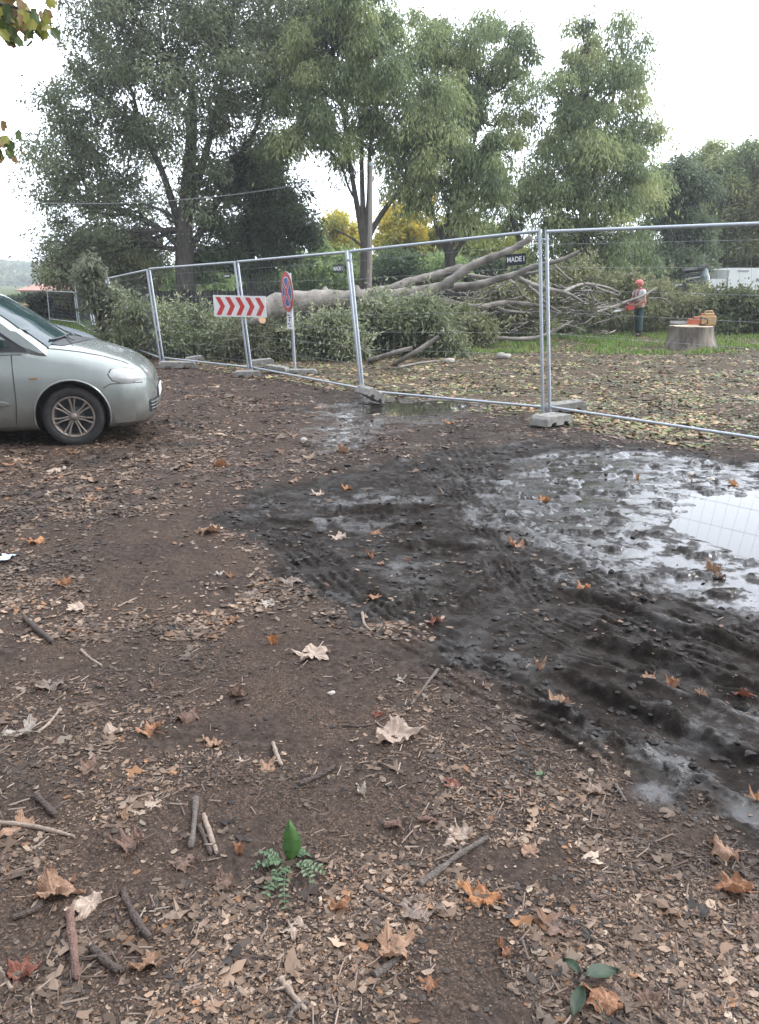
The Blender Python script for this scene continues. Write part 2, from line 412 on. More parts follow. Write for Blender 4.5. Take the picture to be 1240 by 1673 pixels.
    return m
def sstep_node(N, K, src, a, b):
    r = N.new('ShaderNodeMapRange'); r.interpolation_type = 'SMOOTHSTEP'; K.new(src, r.inputs[0])
    r.inputs['From Min'].default_value = a; r.inputs['From Max'].default_value = b
    return r.outputs[0]
build_ground()

def water(name, poly, z):
    pts = np.array(poly); c = pts.mean(0); pts = c+(pts-c)*1.06
    mb = MB(); mb.add([(x, y, z) for x, y in pts], [list(range(len(pts)))])
    m = mat('water', (.030, .027, .023), .03, 0, .5); m.node_tree.nodes['Principled BSDF'].inputs['IOR'].default_value = 1.33
    t = m.node_tree; b = t.nodes['Principled BSDF']
    n = t.nodes.new('ShaderNodeTexNoise'); n.inputs['Scale'].default_value = 6; bp = t.nodes.new('ShaderNodeBump'); bp.inputs['Strength'].default_value = .02
    t.links.new(n.outputs[0], bp.inputs['Height']); t.links.new(bp.outputs[0], b.inputs['Normal'])
    o = mb.build(name, m, origin=(c[0], c[1], z))
    a = sum(pts[i][0]*pts[(i+1) % len(pts)][1]-pts[(i+1) % len(pts)][0]*pts[i][1] for i in range(len(pts)))
    if a < 0: o.data.flip_normals()
    return tag(o, kind='structure')
water('puddle', WET, WATER_Z)
water('puddle', POOL2, WATER_Z-.012)

# ================================================================== LEAF LITTER (nobody could count it)
BARE = [gp(q) for q in ([(350, 1130), (420, 1110), (480, 1150), (450, 1200), (400, 1215), (350, 1180)], [(560, 1290), (640, 1280), (660, 1340), (600, 1370), (545, 1345)], [(700, 1530), (800, 1480), (850, 1560), (840, 1673), (700, 1673), (690, 1600)],
    [(760, 1390), (900, 1370), (960, 1440), (830, 1490)], [(180, 850), (330, 840), (420, 930), (380, 1000), (250, 1010), (150, 930)], [(400, 1000), (520, 985), (560, 1040), (470, 1080), (380, 1090)], [(1010, 1300), (1150, 1370), (1130, 1400), (980, 1340)])]
def bare(X, Y):
    n = fbm(X, Y, 5, 3, 321)*.10; m = np.zeros(X.shape)
    for q in BARE: m = np.maximum(m, sstep(-.06, .06, poly_sdf(X, Y, q)+n))
    return m
def flakes(n, y0, y1, size, seed, side='front', power=1.6, colset=0, lobed=False):
    r = np.random.default_rng(seed)
    # density falls with distance
    u = r.random(n*3); a = 1-power
    Y = (y0**a+u*(y1**a-y0**a))**(1/a)
    X = (r.random(n*3)*2-1)*(1.3+.58*Y)
    mud, wet, pool = masks(X, Y); fs = fence_side(X, Y)
    patch = fbm(X, Y, .9, 3, 77); p2 = fbm(X, Y, 3.1, 3, 177)
    keep = np.clip(.60+1.0*patch+.8*p2+.25*sstep(-1.0, -2.2, X)*sstep(2.5, 4, Y), .10, 1)*(1-.93*bare(X, Y))*(1-.965*np.clip(mud*1.1, 0, 1))*(1-.8*wet)
    if side == 'front': keep *= (fs < .2)
    else: keep = np.where(fs > -.2, np.clip(.6+patch, .15, 1), 0)*(1-.9*wet)
    ok = (r.random(n*3) < keep); X = X[ok][:n]; Y = Y[ok][:n]; n = len(X)
    Z = hgt(X, Y)
    s = size[0]*(size[1]/size[0])**(r.random(n)**1.4)
    s = s*np.clip(.85+Y*.05, 1, 1.6)
    return X, Y, Z, s, r, n
PAL = np.array([(.255, .170, .115), (.195, .120, .075), (.335, .240, .170), (.115, .072, .046), (.070, .047, .034), (.16, .105, .07), (.43, .335, .25), (.26, .125, .055), (.30, .215, .155), (.045, .034, .027)])
GPAL = np.array([(.38, .26, .13), (.46, .33, .19), (.24, .25, .09), (.26, .17, .09), (.17, .23, .07), (.50, .40, .26), (.38, .21, .10), (.31, .32, .14)])
def scatter_flat(mb, X, Y, Z, s, r, pal, w, shape):
    n = len(X); k = len(shape)
    P2 = np.array(shape); sc = 1+(.35 if k < 9 else .95)*(r.random((n, k, 1))-.5)
    asp = .55+.6*r.random((n, 1, 1))
    q = np.repeat(P2[None], n, 0)*sc; q[:, :, 1:2] *= asp
    an = r.random(n)*2*math.pi; ca, sa = np.cos(an)[:, None], np.sin(an)[:, None]
    x = (q[:, :, 0]*ca-q[:, :, 1]*sa); y = (q[:, :, 0]*sa+q[:, :, 1]*ca)
    tx = r.normal(0, .13, n)[:, None]; ty = r.normal(0, .13, n)[:, None]
    curl = (r.random(n)**2*.65)[:, None]
    z = x*tx+y*ty+curl*(q[:, :, 0]**2)*.9+.06*r.random((n, k))
    zmin = z.min(1, keepdims=True); z = z-zmin*.75
    S = s[:, None]
    V = np.stack([X[:, None]+x*S, Y[:, None]+y*S, Z[:, None]+z*S+.0015], -1)
    ci = r.choice(len(pal), n, p=w); c = pal[ci]*(.42+.56*r.random((n, 1)))*np.clip(.80+.7*fbm(X, Y, 1.4, 3, 277), .4, 1.3)[:, None]
    C = np.repeat(c[:, None, :], k, 1)
    return V, C
SH4 = [(-1, -.15), (-.2, -.7), (1, -.1), (.1, .65)]
SH6 = [(-1, 0), (-.55, -.75), (.35, -.6), (1, .05), (.45, .7), (-.4, .55)]
LOBE = []
for k in range(5):
    a = math.radians(90+(k-2)*58); LOBE.append((math.cos(a)*(1 if k == 2 else .88), math.sin(a)*(1 if k == 2 else .88)))
    if k < 4:
        a = math.radians(90+(k-1.5)*58); LOBE.append((math.cos(a)*.70, math.sin(a)*.66))
LOBE = [(.28, -.45)] + LOBE + [(-.28, -.45)]     # 11 rim points
def litter():
    LM = leafmat('dead_leaf_litter', .12, .6)
    W = np.array([.16, .17, .08, .17, .10, .15, .02, .04, .06, .05]); W = W/W.sum()
    GW = np.full(len(GPAL), 1/len(GPAL))
    mb = MB()
    for (n, y0, y1, size, seed, side, sh, power) in [
            (140000, 1.25, 7, (.0022, .0085), 1, 'front', SH4, 2.0), (24000, 1.25, 9, (.005, .017), 2, 'front', SH6, 1.9),
            (46000, 3.5, 17, (.007, .026), 3, 'front', SH6, 1.6), (44000, 8, 30, (.012, .042), 4, 'back', SH6, 1.3)]:
        X, Y, Z, s, r, n = flakes(n, y0, y1, size, seed, side, power)
        pal, ww = (PAL, W) if side == 'front' else (GPAL, GW)
        V, C = scatter_flat(mb, X, Y, Z, s, r, pal, ww, sh); k = len(sh)
        F = np.arange(len(X)*k).reshape(-1, k)
        mb.add(V.reshape(-1, 3), F, 0, False, C.reshape(-1, 3))
    # small broken lobed leaves
    for (n, y0, y1, size, seed, side, power) in [(1300, 1.3, 8, (.014, .042), 5, 'front', 1.7), (2200, 6, 18, (.03, .06), 6, 'front', 1.4)]:
        X, Y, Z, s, r, n = flakes(n, y0, y1, size, seed, side, power)
        V, C = scatter_flat(mb, X, Y, Z, s, r, PAL, W, LOBE); k = len(LOBE)
        cen = V.mean(1, keepdims=True); V = np.concatenate([cen, V], 1); C = np.concatenate([C[:, :1], C], 1); k += 1
        tri = np.array([[0, i, i+1] for i in range(1, k-1)])
        F = (np.arange(len(X))[:, None, None]*k+tri[None]).reshape(-1, 3)
        mb.add(V.reshape(-1, 3), F, 0, False, C.reshape(-1, 3))
    o = mb.build('leaf_litter', LM, origin=(0, 0, 0), colors=True)
    tag(o, 'brown crumbled leaf litter covering the ground', 'leaf litter', kind='stuff')
    # crumbs of twig
    TM = leafmat('twig_bits', 0, .8); mb = MB()
    X, Y, Z, s, r, n = flakes(9500, 1.25, 11, (.008, .035), 8, 'front', 1.8)
    an = r.random(n)*math.pi*2; el = r.normal(0, .12, n)
    D = np.stack([np.cos(an), np.sin(an), el], 1)*s[:, None]; S = np.stack([-np.sin(an), np.cos(an), 0*an], 1)*(.0008+s*.05)[:, None]
    U = np.array([0, 0, 1.0])*(.0010+s*.06)[:, None]*1.3; C0 = np.stack([X, Y, Z+.003], 1)
    V = np.stack([C0-D-S, C0-D+S, C0-D+U, C0+D-S, C0+D+S, C0+D+U], 1)
    F = np.array([[0, 1, 4, 3], [1, 2, 5, 4], [2, 0, 3, 5]]); F = (np.arange(n)[:, None, None]*6+F[None]).reshape(-1, 4)
    pal = np.array([(.10, .07, .055), (.06, .045, .04), (.17, .125, .10), (.26, .20, .16)]); c = pal[r.choice(4, n)]*(.7+.6*r.random((n, 1)))
    mb.add(V.reshape(-1, 3), F, 0, False, np.repeat(c, 6, 0))
    o = mb.build('twig_litter', TM, origin=(0, 0, 0), colors=True); tag(o, 'broken twig crumbs scattered through the litter', 'twigs', kind='stuff')
litter()
def clods():
    r = np.random.default_rng(77); bm = bmesh.new(); bmesh.ops.create_icosphere(bm, subdivisions=1, radius=1.0)
    B0 = np.array([v.co[:] for v in bm.verts]); F0 = np.array([[v.index for v in f.verts] for f in bm.faces]); bm.free()
    N = 90000; u = r.random(N); Y = (1.3**-.6+u*(9.5**-.6-1.3**-.6))**(-1/.6); X = (r.random(N)*2-1)*(.7+.52*Y)
    mud, wet, pool = masks(X, Y); cl = fbm(X, Y, 2.6, 3, 401)+.5*fbm(X, Y, 9, 2, 402)
    keep = r.random(N) < np.clip(mud*(1-.93*wet)*np.clip(.15+1.3*cl, .02, 1)*.42+.10*bare(X, Y)*(1-mud)+.012*(1-mud), 0, 1); X, Y = X[keep], Y[keep]; mud = mud[keep]; n = len(X)
    s = (.003+.015*r.random(n)**3.5)*np.clip(.7+.12*Y, .8, 1.6)*np.where(mud > .4, 1, .55)
    Z = hgt(X, Y)+s*.15; V = B0[None]*(1+.45*r.normal(size=(n, len(B0), 1))*.6)*s[:, None, None]*np.stack([1+.5*r.random(n), .8+.5*r.random(n), .5+.3*r.random(n)], 1)[:, None, :]
    a = r.random(n)*6.3; ca, sa = np.cos(a)[:, None], np.sin(a)[:, None]; V = np.stack([V[:, :, 0]*ca-V[:, :, 1]*sa, V[:, :, 0]*sa+V[:, :, 1]*ca, V[:, :, 2]], -1)+np.stack([X, Y, Z], 1)[:, None, :]
    col = np.where((mud > .4)[:, None], np.array([[.016, .0135, .012]]), np.array([[.035, .027, .022]]))*(.6+.9*r.random((n, 1)))
    mb = MB(); mb.add(V.reshape(-1, 3), (np.arange(n)[:, None, None]*len(B0)+F0[None]).reshape(-1, 3), 0, False, np.repeat(col, len(B0), 0))
    tag(mb.build('mud_crumbs', leafmat('crumbly_mud', 0, .7), origin=(0, 0, 0), colors=True), 'dark crumbs of churned mud', 'mud crumbs', kind='stuff')
clods()

# ================================================================== LARGE FALLEN LEAVES, each placed where the photo has it
def plane_leaf_mesh(seed, kind):
    """five lobed toothed leaf, unit size (half width about 1), cup / fold by kind; tint holds the vein mask in g"""
    r = np.random.default_rng(seed); nA, nR = 110, 9
    th = np.linspace(-math.pi, math.pi, nA, endpoint=False)        # 0 = tip (+y)
    lob = [0, 1.02, -1.02, 1.95, -1.95]; ln = [1.0, .93, .93, .62, .62]
    R = np.full(nA, .56)
    for a, l in zip(lob, ln):
        l = l*(1+.1*r.normal()); d = np.abs((th-a+math.pi) % (2*math.pi)-math.pi)
        R = np.maximum(R, l*(np.exp(-(d/.50)**1.9)*.85+.15*np.exp(-(d/.16)**2)))
    R = R*(1+.07*np.abs(np.sin(th*17+r.random()*6))+.03*r.normal(size=nA))
    R = R*np.where(np.abs(th) > 2.75, .75, 1)
    if kind in ('torn', 'folded') and r.random() < .9:
        a = r.random()*6-3; d = np.abs((th-a+math.pi) % (2*math.pi)-math.pi); R = R*np.where(d < .5, .45+.1*r.random(nA), 1)
    rr = np.linspace(0, 1, nR)[1:]
    x = [0.0]; y = [0.0]; vein = [1.0]; rel = [0.0]
    for f in rr:
        for k in range(nA):
            q = R[k]*f; x.append(q*math.sin(th[k])); y.append(q*math.cos(th[k])-.1)
            v = 0
            for a in lob:
                dd = abs((th[k]-a+math.pi) % (2*math.pi)-math.pi)*q
                if abs((th[k]-a+math.pi) % (2*math.pi)-math.pi) < .6: v = max(v, math.exp(-(dd/.028)**2))
            v = max(v, .45*max(0, math.cos((abs(((th[k]+.5) % 1.0)-.5)*2.2+q)*26))**8)
            vein.append(v); rel.append(f)
    x = np.array(x); y = np.array(y); rel = np.array(rel); vein = np.array(vein)
    rad = np.hypot(x, y)
    wav = fbm(x+seed*3.1, y-seed, 2.0, 3, seed)
    z = .42*wav*rad+.10*np.sin(th[0]+np.arctan2(x, y)*5)*rad**2-.02*vein
    if kind == 'flat': z = z*.75+.05*rad**2
    if kind == 'torn': z = z*.9+.10*rad**2
    cr = r.normal(0, .22); z = z+cr*(x*math.cos(seed)+y*math.sin(seed))**2*1.2+.10*np.abs(fbm(x-seed, y, 1.3, 2, seed+5))*2*rad
    if kind == 'curled':
        a = r.random()*3; u = x*math.cos(a)+y*math.sin(a); v = -x*math.sin(a)+y*math.cos(a)
        k = 1.5+r.random()*.5; x2 = np.sin(u*k)/k; z = z*1.2+(1-np.cos(u*k))/k; x, y = x2*math.cos(a)-v*math.sin(a), x2*math.sin(a)+v*math.cos(a)
        z += .25*v**2
    if kind == 'dome':
        a = r.random()*3; u = x*math.cos(a)+y*math.sin(a); v = -x*math.sin(a)+y*math.cos(a)
        k = 1.25+r.random()*.3; x2 = np.sin(u*k)/k; z = z*1.4-(1-np.cos(u*k))/k-.22*v*v; x, y = x2*math.cos(a)-v*math.sin(a), x2*math.sin(a)+v*math.cos(a)
    if kind == 'folded':
        z = z*1.3+.8*np.abs(x)-.2*rad**2; x = x*.62
    if kind == 'upright':
        z = z*1.3+.9*np.abs(x)*.8+.2*np.sin(y*3); x = x*.55; y, z = y*.55-z*.5, z*.6+(y+.9)*.42
    if kind == 'broad':
        z = z*.8+.12*rad
    z = (z-np.percentile(z, 6))*1.25
    V = [np.stack([x, y, z], 1)]
    F = [[0, 1+(k+1) % nA, 1+k] for k in range(nA)]
    for i in range(nR-2):
        for k in range(nA):
            a = 1+i*nA+k; b = 1+i*nA+(k+1) % nA; F.append([a, b, b+nA, a+nA])
    C = np.stack([rel, vein, np.clip(.5+.5*wav, 0, 1)], 1)
    mb = MB(); mb.add(V[0], F, 0, True, C)
    st = [(0, -.25-.0, max(0.02, float(z[0]))), (.03, -.5, .05), (.10, -.8, .03), (.12, -1.15, .03)]
    if kind not in ('upright',):
        mb.tube(st, [.022, .018, .016, .02], 5, 1, col=(.5, 1, .5))
    return mb
LEAFCOL = {
    'tan': ((.36, .22, .14), (.26, .145, .09)), 'pale tan': ((.48, .37, .29), (.36, .26, .20)), 'orange brown': ((.36, .18, .095), (.24, .11, .055)),
    'brown': ((.20, .12, .085), (.13, .078, .055)), 'red brown': ((.22, .075, .045), (.14, .048, .032)), 'grey brown': ((.24, .18, .145), (.155, .115, .09)),
    'bleached': ((.42, .36, .30), (.31, .255, .21)), 'green': ((.05, .085, .035), (.035, .06, .03)), 'light green': ((.22, .33, .19), (.16, .25, .14)), 'orange': ((.44, .20, .08), (.32, .13, .05)),
    'white': ((.62, .62, .63), (.5, .5, .52)),
}
_lm = {}
def leaf_material(c):
    if c in _lm: return _lm[c]
    a, b2 = LEAFCOL[c]
    m = bpy.data.materials.new('leaf_'+c.replace(' ', '_')); m.use_nodes = True; t = m.node_tree; N = t.nodes; K = t.links; b = N['Principled BSDF']
    at = N.new('ShaderNodeVertexColor'); at.layer_name = 'tint'; sp = N.new('ShaderNodeSeparateColor'); K.new(at.outputs[0], sp.inputs[0])
    tc = N.new('ShaderNodeTexCoord'); n = N.new('ShaderNodeTexNoise'); n.inputs['Scale'].default_value = 3.2; n.inputs['Detail'].default_value = 7; n.inputs['Roughness'].default_value = .7
    K.new(tc.outputs['Object'], n.inputs['Vector'])
    r = N.new('ShaderNodeValToRGB'); r.color_ramp.elements[0].position = .35; r.color_ramp.elements[1].position = .62
    r.color_ramp.elements[0].color = (*b2, 1); r.color_ramp.elements[1].color = (*a, 1); K.new(n.outputs[0], r.inputs[0])
    x = N.new('ShaderNodeMixRGB'); K.new(sp.outputs[1], x.inputs[0]); K.new(r.outputs[0], x.inputs[1])
    x.inputs[2].default_value = (*[min(.7, v*1.35+.02) for v in a], 1)
    mf = N.new('ShaderNodeMath'); mf.operation = 'MULTIPLY'; mf.inputs[1].default_value = .55; K.new(sp.outputs[1], mf.inputs[0]); K.new(mf.outputs[0], x.inputs[0])
    K.new(x.outputs[0], b.inputs['Base Color']); b.inputs['Roughness'].default_value = .52
    tr = N.new('ShaderNodeBsdfTranslucent'); K.new(x.outputs[0], tr.inputs[0]); ms = N.new('ShaderNodeMixShader'); ms.inputs[0].default_value = .18
    K.new(b.outputs[0], ms.inputs[1]); K.new(tr.outputs[0], ms.inputs[2]); K.new(ms.outputs[0], N['Material Output'].inputs[0])
    bp = N.new('ShaderNodeBump'); bp.inputs['Strength'].default_value = .5; bp.inputs['Distance'].default_value = .06
    ad = N.new('ShaderNodeMath'); ad.operation = 'ADD'; K.new(n.outputs[0], ad.inputs[0]); K.new(sp.outputs[1], ad.inputs[1]); K.new(ad.outputs[0], bp.inputs['Height']); K.new(bp.outputs[0], b.inputs['Normal'])
    _lm[c] = m; return m
LEAVES = [ # px, py, width px, colour, shape, turn, label
 (843, 885, 46, 'orange brown', 'curled', 80, 'curled tan orange leaf standing on the mud left of the wet sheet'),
 (342, 866, 50, 'tan', 'dome', 75, 'arched tan leaf on dark soil at the left edge of the mud'),
 (567, 797, 22, 'orange', 'curled', 30, 'small orange leaf above the long dark rut'),
 (613, 866, 28, 'orange brown', 'dome', 100, 'orange brown leaf just below the long dark rut'),
 (553, 874, 34, 'pale tan', 'flat', 60, 'flat pale leaf left of the orange one below the long rut'),
 (605, 907, 20, 'orange brown', 'folded', 10, 'upper one of two touching orange leaves in the churned mud'),
 (622, 919, 22, 'tan', 'curled', 200, 'lower one of two touching orange leaves in the churned mud'),
 (665, 912, 14, 'red brown', 'curled', 40, 'tiny red brown leaf right of the touching pair in the mud'),
 (377, 940, 22, 'orange brown', 'curled', 140, 'small orange brown leaf on dark soil left of the tyre tread'),
 (612, 972, 30, 'orange brown', 'flat', 250, 'flat orange brown leaf on the mud above the short tread mark'),
 (472, 946, 48, 'grey brown', 'flat', 190, 'flat wet brownish leaf pressed into the edge of the mud'),
 (437, 984, 34, 'bleached', 'flat', 100, 'pale creamy leaf below the wet brownish one'),
 (413, 968, 36, 'grey brown', 'flat', 300, 'dull leaf lying beside the pale creamy one'),
 (356, 936, 22, 'bleached', 'flat', 20, 'small pale scrap of leaf beside a small orange brown one'),
 (711, 1018, 28, 'red brown', 'folded', 80, 'reddish leaf at the lower end of the short tread mark'),
 (446, 1046, 36, 'orange', 'upright', 20, 'crumpled bright orange leaf left of the big pale leaf'),
 (513, 1061, 66, 'pale tan', 'flat', 160, 'big flat pale five lobed leaf on the bare dark soil'),
 (378, 1013, 30, 'orange brown', 'curled', 210, 'brown and orange crumpled leaf above the litter patch'),
 (953, 961, 32, 'orange', 'dome', 30, 'orange leaf lying on the rim of the big tyre rut'),
 (880, 1092, 38, 'tan', 'upright', 150, 'crumpled light tan leaf upright on the mud bank'),
 (914, 1137, 52, 'tan', 'folded', 110, 'folded tan leaf below the upright one on the mud bank'),
 (1097, 1108, 46, 'orange brown', 'upright', 330, 'tall upright tan orange leaf in the black ruts'),
 (1059, 1112, 30, 'tan', 'dome', 20, 'small tan leaf touching the tall upright one'),
 (1146, 1138, 30, 'tan', 'folded', 190, 'small tan leaf right of the tall upright one'),
 (1218, 1126, 38, 'red brown', 'folded', 70, 'dark red leaf in the black ruts by the right edge'),
 (645, 1194, 80, 'pale tan', 'broad', 200, 'large ribbed pale tan leaf in the middle of the litter'),
 (618, 1167, 22, 'red brown', 'curled', 20, 'tiny red leaf above the large ribbed one'),
 (187, 1192, 44, 'pale tan', 'folded', 280, 'pale tan leaf left of the orange crumpled leaf'),
 (249, 1187, 50, 'orange brown', 'curled', 45, 'orange crumpled leaf between two paler leaves'),
 (308, 1168, 50, 'brown', 'dome', 100, 'brown arched leaf right of the orange crumpled leaf'),
 (147, 1252, 46, 'brown', 'curled', 80, 'dark brown curled leaf alone on dark crumbs'),
 (38, 1184, 64, 'bleached', 'torn', 60, 'whitish torn leaf near the left edge'),
 (82, 1110, 62, 'grey brown', 'flat', 20, 'grey brown five lobed leaf near the left edge'),
 (253, 1118, 32, 'brown', 'folded', 10, 'brown folded leaf on dark soil above the orange crumpled leaf'),
 (387, 1131, 38, 'brown', 'curled', 190, 'brown and pale broken leaf left of the dark bare patch'),
 (58, 880, 44, 'orange', 'flat', 100, 'bright orange leaf near the left edge behind the blue scrap'),
 (165, 800, 20, 'orange', 'flat', 10, 'small orange leaf on the litter below the van'),
 (147, 818, 26, 'tan', 'curled', 80, 'tan leaf just below a small orange one in front of the van'),
 (107, 951, 30, 'orange brown', 'curled', 100, 'orange brown leaf in the left litter'),
 (128, 985, 46, 'pale tan', 'flat', 230, 'pale flat leaf below the orange brown one at left'),
 (92, 1450, 84, 'tan', 'folded', 285, 'large folded tan leaf at the lower left'),
 (145, 1472, 62, 'pale tan', 'torn', 120, 'pale broken leaf overlapping the large folded tan one'),
 (240, 1570, 52, 'tan', 'folded', 120, 'pointed light tan leaf beside the two thick sticks'),
 (33, 1588, 52, 'red brown', 'curled', 10, 'deep red brown curled leaf in the lower left corner'),
 (392, 1388, 34, 'orange brown', 'upright', 350, 'cupped orange leaf left of the green weed'),
 (788, 1460, 68, 'orange', 'curled', 70, 'curled glowing orange leaf below the long grey stick'),
 (915, 1507, 70, 'brown', 'flat', 130, 'flat russet leaf right of the glowing orange one'),
 (686, 1478, 74, 'grey brown', 'flat', 200, 'flat grey brown leaf below the end of the long grey stick'),
 (555, 1482, 46, 'orange brown', 'folded', 250, 'light brown folded leaf below the green weed'),
 (640, 1545, 78, 'tan', 'torn', 320, 'large torn pale brown leaf above the short thick stick'),
 (1200, 1448, 72, 'orange brown', 'folded', 75, 'pointed tan orange leaf by the right edge'),
 (1183, 1391, 56, 'tan', 'dome', 100, 'hooked tan leaf just above the pointed one at right'),
 (985, 1632, 68, 'orange brown', 'dome', 30, 'rounded tan orange leaf lying on green leaves'),
 (200, 1330, 32, 'tan', 'folded', 40, 'small tan leaf with a point in the left litter'),
 (365, 1438, 46, 'brown', 'dome', 90, 'dull brown leaf left below the green weed'),
 (752, 1362, 62, 'pale tan', 'torn', 190, 'broken pale leaf above the long grey stick'),
 (868, 1388, 42, 'tan', 'torn', 330, 'forked tan scrap of leaf right of the long grey stick'),
 (1165, 928, 34, 'tan', 'folded', 80, 'yellowish tan leaf in the wet sheet near the bright puddle'),
 (1176, 939, 26, 'brown', 'folded', 100, 'small dark leaf just below the yellowish one in the wet sheet'),
 (890, 814, 24, 'orange', 'folded', 80, 'small orange leaf at the left end of the wet sheet'),
 (1041, 777, 15, 'orange', 'upright', 0, 'tiny orange leaf at the far edge of the wet sheet'),
 (1129, 783, 12, 'orange', 'upright', 50, 'tiniest orange leaf at the far edge of the wet sheet'),
 (1198, 787, 24, 'orange', 'curled', 80, 'orange leaf right of the tiniest one behind the bright puddle'),
 (1234, 1302, 34, 'orange brown', 'curled', 0, 'orange brown leaf cut by the right edge on wet mud'),
 (970, 1293, 36, 'pale tan', 'folded', 80, 'narrow pale leaf on the slope below the mud'),
 (740, 1278, 32, 'red brown', 'flat', 100, 'russet leaf below the large ribbed pale one'),
 (882, 1265, 22, 'light green', 'folded', 120, 'tiny pale green leaf on the brown crumbs'),
 (700, 1607, 36, 'orange brown', 'dome', 100, 'small light brown leaf on bare soil at the bottom'),
 (824, 1550, 34, 'orange brown', 'folded', 10, 'small upright brown leaf left of the flat russet leaf'),
 (1060, 1635, 50, 'brown', 'curled', 10, 'brownish leaf right of the rounded one at the bottom'),
 (30, 1345, 60, 'tan', 'torn', 80, 'light brown leaf heap piece above the long thin pale stick'),
 (350, 1210, 36, 'tan', 'curled', 80, 'small tan leaf among chips left of the dark bare patch'),
 (300, 1400, 52, 'brown', 'torn', 30, 'brown torn leaf beside the upright short sticks'),
 (215, 1375, 60, 'brown', 'curled', 120, 'large dull brown leaf left of the upright short sticks'),
 (480, 1510, 44, 'pale tan', 'torn', 200, 'pale leaf piece below the rosette of the weed'),
 (590, 1290, 30, 'bleached', 'folded', 30, 'small whitish leaf piece above the weed'),
 (655, 1110, 22, 'bleached', 'torn', 30, 'small pale leaf beside the thin leaning twig'),
 (90, 768, 34, 'pale tan', 'flat', 0, 'pale leaf on the litter in front of the van wheel'),
 (435, 1250, 40, 'tan', 'flat', 20, 'light brown leaf on chips left of the dark bare patch'),
 (250, 1310, 34, 'pale tan', 'flat', 250, 'pale bit of leaf above the upright short sticks'),
 (1225, 1500, 40, 'brown', 'flat', 50, 'dark brown leaf at the right edge below the pointed one'),
 (520, 805, 26, 'pale tan', 'flat', 50, 'small pale leaf above the left end of the long rut'),
 (360, 760, 30, 'orange brown', 'folded', 90, 'orange brown leaf on the litter right of the van'),
 (560, 737, 24, 'tan', 'folded', 90, 'tan leaf on the drier ground beyond the ruts'),
 (735, 690, 22, 'orange', 'curled', 90, 'orange leaf on the ground just in front of the far puddle'),
]
def place_leaves():
    cache = {}
    for i, (px, py, wpx, colr, shp, turn, lab) in enumerate(LEAVES):
        key = (shp, i % 13); 
        if key not in cache: cache[key] = plane_leaf_mesh(20+len(cache)*3, shp)
        mb = cache[key]; p = G(px, py+wpx*.12)
        k = wpx*math.hypot(p[1], CAM_H)/1300/2.0*1.12
        if shp in ('folded',): k *= 1.12
        o = mb.build('fallen_leaf', [leaf_material(colr)]*2, origin=(0, 0, 0), colors=True)
        z = float(hgt(p[0], p[1])[0])
        hh = np.linspace(-k*.6, k*.6, 3); gx, gy = np.meshgrid(p[0]+hh, p[1]+hh)
        zs = hgt(gx, gy); z = max(float(np.percentile(zs, 55)), WATER_Z if py < 1000 and px > 850 else -1)
        o.location = (p[0], p[1], z); o.scale = (k, k, k*.85)
        r = random.Random(i); o.rotation_euler = (r.uniform(-.18, .18), r.uniform(-.18, .18), math.radians(turn+r.uniform(-15, 15)))
        tag(o, lab, 'leaf', 'large fallen plane leaves')
place_leaves()

